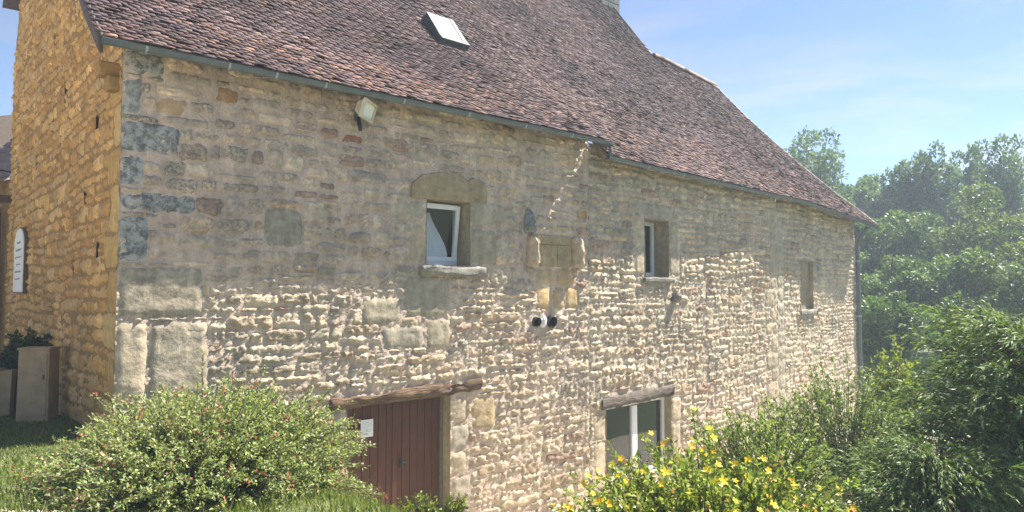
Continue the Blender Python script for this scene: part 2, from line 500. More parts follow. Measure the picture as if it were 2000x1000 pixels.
HOLES1 = [(5.06, 6.05, 2.10, 3.31), (3.50, 5.60, -2.5, -0.30), (7.80, 8.86, 2.13, 2.80), (7.70, 7.86, .90, 1.06), (8.12, 8.33, .88, 1.06)]
HOLES2 = [(2.18, 3.28, 1.98, 3.40), (.60, 3.30, -2.8, -1.02)]
HOLES3 = [(1.92, 3.15, 1.0, 2.66)]
front_wall = wall_sheet("front_wall", W1, 0, L1, -3.2, 5.24, .032, HOLES1, M_MORTAR1, seed=11)
annex_wall = wall_sheet("annex_wall", W2, 0, L2, -3.4, 4.95, .04, HOLES2, M_MORTAR, seed=12)
end_wall = wall_sheet("end_wall", W3, 0, L3, -3.6, 4.86, .045, HOLES3, M_MORTAR, seed=13)
RIDGE = 9.2
def gable_top(t):
    t = np.asarray(t, float); tt = t + .46
    rid = 4.98 + f_rise(RIDGE)
    back = rid + (7.75 - rid) * (tt - RIDGE) / (GAB + .46 - RIDGE)
    return np.where(tt < RIDGE, 4.98 + f_rise(tt), back) - .10
SLOTS = [(3.95, 4.08, 6.9, 7.35), (6.0, 6.14, 6.5, 6.85), (4.35, 4.52, 5.1, 5.5), (5.6, 5.74, 4.75, 5.05), (8.4, 8.6, 4.1, 4.4), (1.62, 1.78, 4.0, 4.35), (7.6, 7.8, 4.3, 4.6), (2.2, 2.4, 3.0, 3.2), (1.2, 1.35, 2.1, 2.35), (10.1, 10.3, 6.4, 6.8), (3.1, 3.25, 1.9, 2.15)]
gable_wall = wall_sheet("gable_wall", WG, 0, GAB, -1.2, 8, .05, SLOTS, M_OMORTAR, top=gable_top, seed=14)
ib = -np.array(WG.n) * .32
tt_ = np.linspace(.4, GAB - .3, 24); lv = []
for t in tt_:
    p = A + WG.w * t + ib
    lv += [(p[0], p[1], -1.2), (p[0], p[1], float(gable_top(t)) - .1)]
MB().add(lv, [(2 * i, 2 * i + 2, 2 * i + 3, 2 * i + 1) for i in range(len(tt_) - 1)]).build("gable_dark_backing", M_DARK, house)  # black sheet added behind the slots to keep the sky out
# closing walls at the back and the far end (plain, never in view)
mb = MB()
far_t = 6.2
bk = np.array([-d1[1], d1[0]]); b3 = np.array([-math.sin(ANG[2] + .28), math.cos(ANG[2] + .28)])
G2 = G + d1 * 21.0
e2 = EC + b3 * 11
for p, q, h in ((G, G2, 7.6), (EC, e2, 4.5)):
    mb.add([(p[0], p[1], -3.5), (q[0], q[1], -3.5), (q[0], q[1], h), (p[0], p[1], h)], [(0, 1, 2, 3)])
mb.build("rear_wall", M_MORTAR, house)

# --- stones
rng = np.random.default_rng(7)
GREY = [(.46, .42, .325), (.49, .45, .35), (.43, .395, .315), (.51, .465, .365), (.41, .38, .315)]
WARM = [(.54, .465, .345), (.56, .49, .37), (.50, .415, .295), (.57, .51, .40), (.47, .39, .285)]
PINK = [(.40, .31, .24), (.36, .265, .20)]
OCH0 = [(.54, .345, .125), (.59, .40, .15), (.49, .295, .10), (.58, .40, .18), (.46, .285, .11), (.62, .45, .22), (.40, .23, .085), (.47, .35, .19)]

OCH = [tuple(.72 * np.array(c) + .28 * np.array((.52, .345, .14))) for c in OCH0]
def stone_arrays(wall, r, rg, proud, rough, cell=.05, boxy=4.0, corner=.16, jit=.05, maxn=12):
    u0, u1, v0, v1 = r
    w, h = u1 - u0, v1 - v0
    nu = int(np.clip(round(w / cell), 4, maxn)); nv = int(np.clip(round(h / cell), 3, maxn))
    a, b = np.meshgrid(np.linspace(-1, 1, nu + 1), np.linspace(-1, 1, nv + 1), indexing='ij')
    rr = np.maximum(abs(a), abs(b))
    k = corner * rg.uniform(.5, 1.5)
    pull = 1 - k * (abs(a * b)) ** 1.6
    ja = fbm(a * 1.6 + u0 * 7, b * 1.6 + v0 * 5, 3, 2) * jit * 2.2; jb = fbm(a * 1.6 + u0 * 3 + 40, b * 1.6 + v0 * 9, 4, 2) * jit * 2.2
    sh = rg.uniform(-.12, .12)
    ca, cb = (u0 + u1) / 2, (v0 + v1) / 2
    scale_j = min(w, h)
    U = ca + (a * pull + sh * b * .25) * w / 2 + ja * scale_j
    Vv = cb + (b * pull) * h / 2 + jb * scale_j
    face = 1 - rr ** boxy
    dep = -.008 + (proud + .008) * np.clip(face * 1.25, 0, 1)
    rn = fbm(U * 12, Vv * 18, wall.seed + 20, 3, .9)
    dep = dep + rough * face.clip(0, 1) ** .4 * (rn + .5 * np.abs(vnoise(U * 7, Vv * 9, wall.seed + 51)) - .1) + face * proud * .5 * (a * rg.uniform(-.6, .6) + b * rg.uniform(-.6, .6))
    P = wall.pos(U, Vv, dep).reshape(-1, 3)
    return P, grid_faces(nu + 1, nv + 1)

def clip_rect(r, blocks):
    for (a, b, c, d) in blocks:
        u0, u1, v0, v1 = r
        if u1 <= a or u0 >= b or v1 <= c or v0 >= d: continue
        c4 = [(u0, min(u1, a), v0, v1), (max(u0, b), u1, v0, v1), (u0, u1, v0, min(v1, c)), (u0, u1, max(v0, d), v1)]
        c4 = [q for q in c4 if q[1] - q[0] > .07 and q[3] - q[2] > .05]
        if not c4: return None
        r = max(c4, key=lambda q: (q[1] - q[0]) * (q[3] - q[2]))
    return r

def layout(u0, u1, v0, v1, blocks, rg, hs, ws, gap, topf=None, wave=1.0, blkw=(1.8, 4.5)):
    out = []; ub = u0; nb = 0
    while ub < u1 - .02:
        ue = ub + rg.uniform(*blkw)
        if u1 - ue < .7: ue = u1
        v = v0 - rg.uniform(0, .2); row = 0
        while v < v1:
            h = hs[0] + (hs[1] - hs[0]) * rg.random() ** 1.2
            if rg.random() < .12: h *= 1.4
            u = ub
            lim = ue + (rg.uniform(-.18, .18) if ue < u1 else 0)
            u = ub + (rg.uniform(-.1, .1) if nb else 0)
            while u < lim:
                w = float(np.clip(rg.lognormal(math.log((ws[0] + ws[1]) / 2.2), .42), ws[0], ws[1]))
                if lim - (u + w) < ws[0] * .6: w = lim - u
                off = wave * (.05 * math.sin(.8 * u + .7) + .03 * math.sin(2.3 * u + v))
                g = gap * rg.uniform(.3, 1.6)
                parts = [(v, v + h)]
                if h > .21 and rg.random() < .2:
                    k = rg.uniform(.35, .65) * h; parts = [(v, v + k), (v + k, v + h)]
                for (b0, b1) in parts:
                    r = (max(u + g / 2, u0 + .01), min(u + w - g / 2, u1 - .01), b0 + off + g / 2 + rg.uniform(-.02, .02), b1 + off - g / 2 + rg.uniform(-.02, .02))
                    if r[1] - r[0] < .06 or r[3] - r[2] < .045: continue
                    if topf is not None and r[3] > float(topf((r[0] + r[1]) / 2)) - .04: continue
                    if r[3] > v1 - .02: r = (r[0], r[1], r[2], v1 - .02)
                    if r[3] - r[2] < .045: continue
                    r = clip_rect(r, blocks)
                    if r: out.append(r)
                u += w
            v += h; row += 1
        ub = ue; nb += 1
    return out

STONE_WARM = (1.13, 1.03, .98)
def pick(rg, pals, wts, dark=(0, .35)):
    p = pals[rg.choice(len(pals), p=wts)]
    c = np.array(p[rg.integers(len(p))]) * np.array(STONE_WARM) * rg.uniform(.85, 1.15)
    return np.append(c, rg.uniform(*dark))

cam_xyz = np.array([0, 0, 1.6])
def build_stones(wallobj, wall, rects, rg, n_single, proud, rough, cell, pal, mat, name="stone", fixed=(), qmat=None):
    items = []
    for r in rects:
        c = wall.pos((r[0] + r[1]) / 2, (r[2] + r[3]) / 2, 0)
        if r[3] < float(ground(c[0], c[1])) - .05: continue
        size = math.sqrt((r[1] - r[0]) * (r[3] - r[2])) / np.linalg.norm(c - cam_xyz)
        # farther out than the frame edge, low down behind the bushes: keep joined
        items.append((size, r, None))
    items.sort(key=lambda t: -t[0])
    fx = [(9, r, kw) for r, kw in fixed]
    VS, FS, TS = [], [], []; base = 0
    for i, (sz, r, kw) in enumerate(fx + items):
        kw = kw or {}
        P, F = stone_arrays(wall, r, rg, kw.get('proud', rg.uniform(*proud) + (.016 if r[2] > 1.9 and wall is not WG else 0)), kw.get('rough', rough * rg.uniform(.6, 1.3)), kw.get('cell', cell), kw.get('boxy', rg.uniform(8, 16)), kw.get('corner', rg.uniform(.04, .2)), kw.get('jit', .085), kw.get('maxn', 18))
        t = kw.get('tint'); t = np.array(t) * (np.array((1.2, 1.08, .97, 1)) if qmat and t[3] < .5 else 1) if t is not None else pal(rg, (r[0] + r[1]) / 2, (r[2] + r[3]) / 2)
        T = np.repeat(t[None], len(P), 0)
        if i < n_single:
            fast(name, P, F, qmat if (kw and qmat) else mat, wallobj, tint=T, smooth=False)
        else:
            VS.append(P); FS.append(F + base); TS.append(T); base += len(P)
    if VS:
        fast(name + "_masonry", np.concatenate(VS), np.concatenate(FS), mat, wallobj, tint=np.concatenate(TS), kind="stuff")

# big quoins and dressed blocks of the front wall
DK = (.38, .385, .37, .95); DG = (.36, .36, .33, .7); LG = (.44, .40, .32, .22); TAN = (.38, .315, .215, .05); LGD = (.37, .345, .285, .48)
Q = dict(boxy=14, corner=.05, jit=.012, rough=.018, proud=.015, cell=.06)
def qd(t, **k): d = dict(Q); d['tint'] = t; d.update(k); return d
FIX1 = [((0.0, .56, 4.66, 4.99), qd(DK)), ((0.0, .25, 4.08, 4.60), qd(DG)), ((0.0, .78, 3.56, 3.99), qd((.34, .345, .34, .95))),
        ((0.0, .30, 3.08, 3.50), qd(DK)), ((0.0, 1.02, 2.72, 3.00), qd(DK, corner=.1)), ((0.0, .385, 2.03, 2.65), qd(DK)),
        ((0.0, 1.15, 1.24, 1.96), qd(LGD, proud=.022)), ((0.0, .40, .10, 1.19), qd(LG, proud=.022)), ((.43, 1.24, .06, 1.18), qd(LGD, proud=.022)),
        ((0.0, .9, -.75, .03), qd(LG)),
        ((2.02, 2.66, 2.28, 2.92), qd((.29, .29, .25, .25), corner=.08, proud=.02)),
        ((1.25, 1.60, 4.46, 4.71), qd((.30, .19, .10, .1), corner=.14, boxy=5, jit=.05)),
        ((.45, .85, 4.15, 4.40), qd((.34, .27, .17, .05), corner=.2, boxy=5, jit=.05)),
        ((3.35, 3.75, 4.12, 4.30), qd((.27, .15, .10, .1), corner=.1)),
        ((4.42, 5.04, 2.86, 3.27), qd((.34, .33, .27, .05), corner=.06)), ((4.72, 5.05, 2.12, 2.82), qd((.36, .32, .25, .05), corner=.06)),
        ((6.06, 6.95, 2.85, 3.36), qd((.35, .33, .27, .05), corner=.05)), ((6.06, 6.70, 2.12, 2.82), qd((.34, .32, .26, .05), corner=.05)),
        ((3.75, 4.55, 1.05, 1.50), qd((.33, .315, .26, .1), corner=.05)), ((4.6, 5.6, 1.15, 1.90), qd((.34, .325, .27, .1), corner=.05)),
        ((4.15, 5.0, .60, 1.00), qd((.31, .30, .26, .1), corner=.06)), ((5.05, 5.6, .55, 1.10), qd((.34, .32, .26, .1), corner=.06)),
        ((7.80, 8.36, 1.72, 2.10), qd(TAN, corner=.03)), ((8.40, 8.98, 1.72, 2.10), qd((.40, .31, .18, .05), corner=.03)),
        ((7.80, 8.22, 1.25, 1.69), qd((.43, .33, .19, .05), corner=.03)), ((8.27, 8.62, 1.25, 1.69), qd((.34, .28, .19, .05), corner=.03)), ((8.66, 9.05, 1.25, 1.69), qd((.43, .34, .2, .05), corner=.03)),
        ((8.95, 9.37, 3.20, 3.40), qd((.33, .24, .13, .05), corner=.06)),
        ((5.62, 6.0, -.85, -.36), qd(LG, corner=.08)), ((5.62, 6.05, -1.35, -.89), qd((.37, .36, .32, .1), corner=.08)), ((5.62, 5.98, -1.8, -1.39), qd(LG, corner=.08)), ((5.62, 6.1, -2.3, -1.84), qd((.36, .34, .3, .1), corner=.08)),
        ((3.05, 3.48, -.95, -.36), qd(LG, corner=.08)), ((3.0, 3.48, -1.7, -1.0), qd(LG, corner=.08)),
        ((6.1, 6.7, -1.05, -.42), qd((.36, .30, .2, .1), corner=.12))]
BLK1 = HOLES1 + [r for r, _ in FIX1] + [(4.70, 6.48, 3.31, 3.86), (4.86, 6.40, 1.88, 2.12), (3.2, 6.3, -.34, -.02), (7.42, 7.82, 2.10, 3.32), (8.83, 9.18, 2.10, 2.85), (7.5, 8.45, .8, 1.15)]
r1 = layout(0, L1, -3.0, 1.9, BLK1, rng, (.12, .25), (.22, .95), .022) + layout(0, L1, 1.95, 5.2, BLK1, rng, (.15, .33), (.2, .72), .062)
def pal_front(rg, u, v):
    left = np.clip(1 - u / 4.5, 0, 1)
    p = np.array([.58, .36, .06]) if v > 1.6 else np.array([.32, .62, .06])
    t = pick(rg, [GREY, WARM, PINK], p / p.sum(), (0.0, .30 + .6 * left))
    if v > 1.6 and u < 6: t[:3] *= np.array([1.03, 1.01, 1.04]) * rg.uniform(.9, 1.1)  # upper-left stones coloured paler to lift the shade of the eaves
    return t
build_stones(front_wall, W1, r1, rng, 330, (.002, .022), .045, .030, pal_front, M_STONE, fixed=FIX1, qmat=M_QUOIN)

DSTRIP = [((L2 - .55, L2 - .02, 4.3, 4.75), qd(LG)), ((L2 - .9, L2 - .02, 3.85, 4.26), qd((.38, .35, .28, .05)))]
v = -2.6; k = 0
while v < 3.7:
    hh = .38 + .1 * (k % 3); ln = .5 if k % 2 else .85
    DSTRIP.append(((L2 - ln, L2 - .02, v, v + hh - .03), qd((.40, .36, .29, .2), corner=.1, boxy=8, rough=.035))); v += hh; k += 1
FIX2 = DSTRIP + [((1.72, 2.15, 2.7, 3.4), qd(LG, corner=.05)), ((1.75, 2.15, 2.0, 2.66), qd(LG, corner=.05)), ((3.31, 3.75, 2.75, 3.4), qd((.36, .34, .28, .05), corner=.05)), ((3.31, 3.85, 2.0, 2.72), qd((.36, .34, .28, .05), corner=.05)), ((2.0, 3.5, 3.43, 3.8), qd((.34, .33, .28, .05), corner=.06)),
                 ((.12, .58, -1.7, -1.1), qd(LG, corner=.08)), ((.15, .58, -2.8, -1.75), qd(LG, corner=.08)), ((3.33, 3.8, -1.7, -1.1), qd(LG, corner=.08)), ((3.33, 3.75, -2.8, -1.75), qd(LG, corner=.08))]
BLK2 = HOLES2 + [r for r, _ in FIX2] + [(2.05, 3.45, 1.78, 2.0), (.35, 3.5, -1.08, -.70), (3.4, 3.75, 1.3, 1.6)]
r2 = layout(0, L2, -3.2, 4.9, BLK2, rng, (.11, .24), (.18, .80), .016)
def pal_annex(rg, u, v):
    p = np.array([.45, .5, .05]); return pick(rg, [GREY, WARM, PINK], p, (0.0, .25))
build_stones(annex_wall, W2, r2, rng, 40, (.003, .028), .052, .036, pal_annex, M_STONE, fixed=FIX2, qmat=M_QUOIN)
FIX3 = [((0.02, .5, -2.4 + i * .46, -1.97 + i * .46), qd((.46, .40, .31, .2), corner=.1, boxy=8, rough=.035)) for i in range(14)]
r3 = layout(0, L3, -3.2, 4.8, HOLES3 + [r for r, _ in FIX3] + [(1.8, 3.3, .8, 1.0)], rng, (.11, .24), (.18, .80), .016)
build_stones(end_wall, W3, r3, rng, 0, (.003, .028), .052, .042, pal_annex, M_STONE, fixed=FIX3)

FIXG = []
v = -1.0; k = 0
while v < 4.7:
    hh = (.62, .48, .70, .52)[k % 4]; ln = (.42, .75)[k % 2]
    FIXG.append(((0.0, ln, v, v + hh - .02), qd(tuple(np.array(OCH[k % 5]) * 1.0) + (.1,), proud=.02, rough=.02))); v += hh; k += 1
rg_ = layout(0, GAB, -1.1, 11.0, [r for r, _ in FIXG] + SLOTS, rng, (.14, .31), (.18, .62), .030, topf=gable_top, wave=.6)
def pal_gable(rg, u, v): return pick(rg, [OCH], [1.0], (0, .22))
rg_ = [r for r in rg_ if rng.random() > .012]
build_stones(gable_wall, WG, rg_, rng, 270, (.004, .04), .05, .05, pal_gable, M_OCHRE, name="ochre_stone", fixed=FIXG)

# --- roof: sheathing, tiles, ridge
UE = L1 + L2 + L3 + .25; UQ = 22.0; T2 = 6.15
roof_objs = []
def sheathing(u0, u1, t0, t1):
    nu = max(2, int((u1 - u0) / .25)); nt_ = max(2, int((t1 - t0) / .25))
    us = np.linspace(u0, u1, nu); ts = np.linspace(t0, t1, nt_)
    U, T = np.meshgrid(us, ts, indexing='ij')
    a = roof_pt(U, T, -.02).reshape(-1, 3); b = roof_pt(U, T, -.085).reshape(-1, 3)
    F = grid_faces(nu, nt_); n = len(a)
    rim = []
    idx = np.arange(nu * nt_).reshape(nu, nt_)
    loop = np.concatenate([idx[:, 0], idx[-1, 1:], idx[-2::-1, -1], idx[0, -2:0:-1]])
    nx = np.roll(loop, -1)
    R = np.stack([loop, nx, nx + n, loop + n], -1)
    return np.concatenate([a, b]), np.concatenate([F, F[:, ::-1] + n, R])
VS = []; FS = []; base = 0
for (u0, u1, t0, t1) in ((-.30, L1 + .0, .0, .46), (L1 + .12, UE, .0, .46), (-.30, UQ, .46, RIDGE), (UQ, UE, .46, T2)):
    v_, f_ = sheathing(u0, u1, t0, t1); VS.append(v_); FS.append(f_ + base); base += len(v_)
roof = fast("roof", np.concatenate(VS), np.concatenate(FS), M_SOFFIT, house)
# rear slopes
mb = MB()
us = np.linspace(-.3, UQ, 12)
a_ = roof_pt(us, us * 0 + RIDGE); bdir = np.array([-d1[1], d1[0], 0])
for i in range(len(us) - 1):
    p, q = a_[i], a_[i + 1]
    p2 = p + bdir * 3.9 - np.array([0, 0, 5.9]); q2 = q + bdir * 3.9 - np.array([0, 0, 5.9])
    mb.add([p, q, q2, p2], [(0, 1, 2, 3)])
us = np.linspace(UQ, UE, 5); a_ = roof_pt(us, us * 0 + T2)
for i in range(len(us) - 1):
    p, q = a_[i], a_[i + 1]
    p2 = p + bdir * 5.5 - np.array([0, 0, 5.5]); q2 = q + bdir * 5.5 - np.array([0, 0, 5.5])
    mb.add([p, q, q2, p2], [(0, 1, 2, 3)])
# upper end triangle between the high ridge and the low ridge
pq = roof_pt(np.array([UQ, UQ]), np.array([T2, RIDGE]))
p3 = pq[1] + bdir * 3.9 - np.array([0, 0, 5.9])
mb.add([pq[0], pq[1], p3], [(0, 1, 2)])
rear = mb.build("rear_slope", plain_mat("rear_tiles", (.15, .11, .10), rough=.9, var=.3, scale=9), roof)

def tile_rows(u0, u1, t0, t1, rg, vergej=.0):
    out = []
    t = t0; k = 0
    while t < t1:
        slope = .70 + .09 * max(t, 0)
        dt = .108 / math.sqrt(1 + slope * slope)
        w = .178
        us = np.arange(u0 + (0 if k % 2 else w / 2), u1, w)
        us = us + rg.uniform(-.008, .008, len(us))
        out.append(np.stack([us, np.full(len(us), t)], -1))
        t += dt; k += 1
    return np.concatenate(out)
SKY_U, SKY_T = (7.02, 7.72), (2.88, 3.62)
tl = np.concatenate([tile_rows(-.34, L1 - .02, -.07, .45, rng), tile_rows(L1 + .16, UE, -.07, .45, rng), tile_rows(-.34, UQ, .45, RIDGE, rng), tile_rows(UQ, UE, .45, T2, rng)])
m = ~((tl[:, 0] > SKY_U[0] - .1) & (tl[:, 0] < SKY_U[1] + .1) & (tl[:, 1] > SKY_T[0] - .1) & (tl[:, 1] < SKY_T[1]))
tl = tl[m]
nT = len(tl)
tl[:, 1] += rng.normal(0, .010, nT)
c0 = roof_pt(tl[:, 0], tl[:, 1]); cu = roof_pt(tl[:, 0] + .05, tl[:, 1], step=np.where(tl[:, 0] > L1 + .05, .33, 0.)); ct = roof_pt(tl[:, 0], tl[:, 1] + .05)
eu = cu - c0; eu /= np.linalg.norm(eu, axis=1)[:, None]
et = ct - c0; et /= np.linalg.norm(et, axis=1)[:, None]
en = np.cross(eu, et); en /= np.linalg.norm(en, axis=1)[:, None]
wid = rng.uniform(.076, .090, nT)[:, None]; lift = rng.uniform(.018, .04, nT)[:, None]; tiltu = rng.normal(0, .006, nT)[:, None]
lift = lift + (rng.random(nT)[:, None] < .06) * rng.uniform(.01, .03, nT)[:, None]
ln = rng.uniform(.19, .21, nT)[:, None]; th = rng.uniform(.012, .018, nT)[:, None]; skew = rng.normal(0, .006, nT)[:, None]
crv = rng.uniform(-.004, .010, nT)[:, None]
def tp(a, s, n): return c0 + eu * a + et * s + en * n
lo = [tp(-wid, skew, lift - tiltu), tp(wid * 0, skew * 0 - .004, lift + crv), tp(wid, -skew, lift + tiltu)]
hi = [tp(-wid, ln, 0 * lift), tp(wid * 0, ln, 0 * lift + .002), tp(wid, ln, 0 * lift)]
lo2 = [tp(-wid, skew, lift - tiltu - th), tp(wid * 0, skew * 0 - .004, lift + crv - th), tp(wid, -skew, lift + tiltu - th)]
hi2 = [tp(-wid, ln, -th), tp(wid * 0, ln, -th), tp(wid, ln, -th)]
TV = np.stack(lo + hi + lo2 + hi2, 1)            # nT, 12, 3
tf = np.array([(0, 1, 4, 3), (1, 2, 5, 4), (6, 7, 1, 0), (7, 8, 2, 1), (0, 3, 9, 6), (5, 2, 8, 11), (7, 6, 9, 10), (8, 7, 10, 11)])
tpal = np.array([(.150, .100, .085), (.130, .098, .095), (.175, .110, .088), (.075, .062, .060), (.34, .205, .145), (.38, .29, .225), (.21, .125, .095), (.115, .095, .10), (.26, .205, .165)])
tw = np.array([.20, .18, .14, .10, .035, .035, .10, .16, .05]); tw /= tw.sum()
TT = np.array([1.0, 1.03, 1.10]) * tpal[rng.choice(len(tpal), nT, p=tw)] * rng.uniform(.8, 1.2, (nT, 1))
mean_t = np.array([.185, .122, .112])
TT = mean_t + (TT - mean_t) * .54
patch = fbm(tl[:, 0] * .55, tl[:, 1] * .9, 77, 3)
TT *= np.array([.74, .70, .74]) * (1 + .6 * patch)[:, None]
# the lowest courses are redder where tiles were renewed
low = (tl[:, 1] < 1.0) & (rng.random(nT) < .16)
TT[low] = np.array([.25, .15, .11]) * rng.uniform(.75, 1.2, (low.sum(), 1))
TT = np.concatenate([TT, np.zeros((nT, 1))], 1)
dist = np.linalg.norm(c0 - cam_xyz, axis=1)
# project to know which tiles the frame shows
dx = c0 - cam_xyz; zz = dx[:, 1] * math.cos(PITCH) + dx[:, 2] * math.sin(PITCH); yy = -dx[:, 1] * math.sin(PITCH) + dx[:, 2] * math.cos(PITCH)
inframe = (abs(dx[:, 0] / zz) < .72) & (yy / zz < .36)
order = np.argsort(np.where(inframe, dist, dist + 100))
single = order[:300]; rest = np.setdiff1d(np.arange(nT), single)
for i in single:
    fast("roof_tile", TV[i], tf, M_TILE, roof, tint=np.repeat(TT[i][None], 12, 0))
fast("roof_tile_field", TV[rest].reshape(-1, 3), (tf[None] + (np.arange(len(rest)) * 12)[:, None, None]).reshape(-1, 4), M_TILE, roof, tint=np.repeat(TT[rest], 12, 0), kind="stuff")
# ridge tiles of the low ridge and mortared verge
def ridge_tile(p, q, r, tint):
    p = np.array(p); q = np.array(q); d = q - p; L = np.linalg.norm(d); d /= L
    s = np.cross(d, [0, 0, 1.]); s /= np.linalg.norm(s); up = np.cross(s, d)
    V = []; 
    for k, e in ((0, -.02), (1, .03)):
        c = p + d * (L * k + e)
        for a in np.linspace(-.15 * math.pi, 1.15 * math.pi, 8): V.append(c + s * math.cos(a) * r + up * math.sin(a) * r * .8)
    F = [(i, i + 1, 9 + i, 8 + i) for i in range(7)]
    fast("ridge_tile", np.array(V), np.array(F), M_TILE, roof, tint=np.repeat(np.append(tint, 0)[None], 16, 0), smooth=True)
us = np.arange(UQ, UE + .05, .38)
pr = roof_pt(us, us * 0 + T2, .03)
for i in range(len(us) - 1): ridge_tile(pr[i], pr[i + 1], .13, tpal[rng.choice([0, 4, 5, 8])] * rng.uniform(.9, 1.2))
# verges: mortar fillet / board strips along the slope ends
def verge_strip(name, u, t0, t1, wdt, mat, drop=.16, lift=.015, n=40, seed=3):
    ts = np.linspace(t0, t1, n); V = []
    for t in ts:
        for du, dz in ((0, lift), (wdt, lift), (wdt, lift - drop), (0, lift - drop)):
            V.append(roof_pt(u + du, t, dz + .012 * float(vnoise(t * 6, du * 9, seed))))
    F = [(i * 4 + k, i * 4 + (k + 1) % 4, i * 4 + 4 + (k + 1) % 4, i * 4 + 4 + k) for i in range(n - 1) for k in range(4)] + [(3, 2, 1, 0), (4 * n - 4, 4 * n - 3, 4 * n - 2, 4 * n - 1)]
    return fast(name, np.array(V), np.array(F), mat, roof)
verge_strip("bargeboard", -.38, -.02, RIDGE, .04, wood_mat("dark_bargeboard", (.045, .035, .03), (.11, .085, .07), (3, 3, 3), 4), .27)
verge_strip("verge_mortar", UE - .02, -.02, T2, .10, plain_mat("verge_lime", (.29, .27, .25), rough=.9, var=.3, scale=9, bumpd=.02), .10, .035)
verge_strip("upper_verge", UQ - .02, T2, RIDGE, .10, M_TILE_V if False else plain_mat("verge_grey", (.24, .20, .18), rough=.9, var=.35, scale=9, bumpd=.02), .12, .03)

# --- gutters
def gutter(us, t, step, name, zoff=-.05):
    pts = [roof_pt(np.array(u), np.array(t), zoff, step=step) for u in us]
    n = 9; V = []; F = []
    for i, p in enumerate(pts):
        a = pts[min(i + 1, len(pts) - 1)] - pts[max(i - 1, 0)]; a[2] = 0; a /= np.linalg.norm(a)
        o = np.array([a[1], -a[0], 0])
        for r in (.072, .064):
            for k in range(n):
                th_ = math.pi + math.pi * k / (n - 1)
                V.append(p + o * math.cos(th_) * r + np.array([0, 0, 1]) * math.sin(th_) * r)
        # bead on the outer lip
        V.append(p + o * .079 + np.array([0, 0, .006])); V.append(p + o * .066 + np.array([0, 0, .010]))
    S = 2 * n + 2
    for i in range(len(pts) - 1):
        for k in range(n - 1):
            F.append((i * S + k, i * S + k + 1, (i + 1) * S + k + 1, (i + 1) * S + k))
            F.append((i * S + n + k + 1, i * S + n + k, (i + 1) * S + n + k, (i + 1) * S + n + k + 1))
        for a_, b_ in ((n - 1, 2 * n), (2 * n, 2 * n + 1), (2 * n + 1, 2 * n - 1)):
            F.append((i * S + a_, i * S + b_, (i + 1) * S + b_, (i + 1) * S + a_))
    # end caps
    for e in (0, len(pts) - 1):
        for k in range(n // 2):
            F.append((e * S + k, e * S + k + 1, e * S + n - 2 - k, e * S + n - 1 - k))
    return fast(name, np.array(V), np.array(F), M_ZINC, house, smooth=False)
def clips(gut, us, step, t, zoff=-.05):
    for u in us:
        p = roof_pt(np.array(u), np.array(t), zoff, step=step); q = roof_pt(np.array(u + .03), np.array(t), zoff, step=step)
        d = unit(q - p); o = np.array([d[1], -d[0], 0])
        V = []
        for c in (p, q):
            for k in range(9):
                th_ = math.pi + math.pi * k / 8
                V.append(c + o * math.cos(th_) * .077 + np.array([0, 0, 1]) * math.sin(th_) * .077)
        F = [(k, k + 1, 10 + k, 9 + k) for k in range(8)]
        fast("gutter_clip", np.array(V), np.array(F), M_ZINCL, gut)
TG = -.05
g1 = gutter(np.linspace(-.36, L1 + .22, 30), TG, 0.0, "gutter")
clips(g1, [.15, 1.25, 1.95, 2.75, 4.2, 5.6, 7.0, 8.3], 0.0, TG)
g2 = gutter(np.linspace(L1 + .05, UE - .05, 50), TG, .33, "gutter")
clips(g2, [11, 12.6, 14.2, 15.8, 17.4, 19, 20.6, 22.4, 24.2], .33, TG)
# step between the two eaves: dark boxed end and short link pipe
mb = MB()
pA = roof_pt(np.array(L1 + .13), np.array(.16), -.22, step=.0)
mb.box(pA, W1.W3 * .035, W1.N3 * .13, UP * .13)
mb.build("eave_end_board", M_SOFFIT, house)
mb = MB()
pB = Vector(roof_pt(np.array(L1 + .17), np.array(TG), -.07, step=0.0)); pC = Vector(roof_pt(np.array(L1 + .17), np.array(TG), -.06, step=.33))
mb.tube([pB, (pB + pC) / 2, pC], .04, 10)
mb.build("gutter_link", M_ZINC, house, smooth=True)
# rafter ends under the eaves
for u, wll in ((1.9, W1), (6.4, W1), (7.9, W1), (4.1, W1)):
    mb = MB(); mb.box(W1.P(u, 5.02, .09), W1.W3 * .07, W1.N3 * .10, UP * .065)
    mb.build("rafter_end", M_SOFFIT, house, bevel=.01)
for u in (2.2, 4.6, 6.9):
    mb = MB(); mb.box(W2.P(u, 4.66, .08), W2.W3 * .07, W2.N3 * .10, UP * .06)
    mb.build("rafter_end", M_SOFFIT, house, bevel=.01)
# downpipe on the far corner
p0 = W3.P(L3 - .05, 4.17, .52); mb = MB()
pts = [p0, W3.P(L3 + .0, 4.02, .45), W3.P(L3 + .05, 3.72, .14), W3.P(L3 + .06, 3.4, .10)] + [W3.P(L3 + .07, z, .10) for z in np.linspace(3.0, -2.9, 8)]
mb.tube(pts, .085, 12); dp = mb.build("downpipe", M_GREYPIPE, house, smooth=True)
for z in (2.8, .6, -1.4):
    mb = MB(); mb.tube([W3.P(L3 + .07, z, .10), W3.P(L3 + .07, z + .06, .10)], .098, 12); mb.build("pipe_clip", M_ZINCL, dp)
# kneeler corbel under the gable verge
mb = MB()
for t, z, hw, hh in ((.26, 4.70, .17, .10), (.20, 4.50, .10, .10)):
    mb.box(WG.P(t, z, hw * .6), WG.W3 * .12, WG.N3 * hw, UP * hh, 1.12)
mb.build("kneeler_stone", M_OMORTAR, house, bevel=.03)
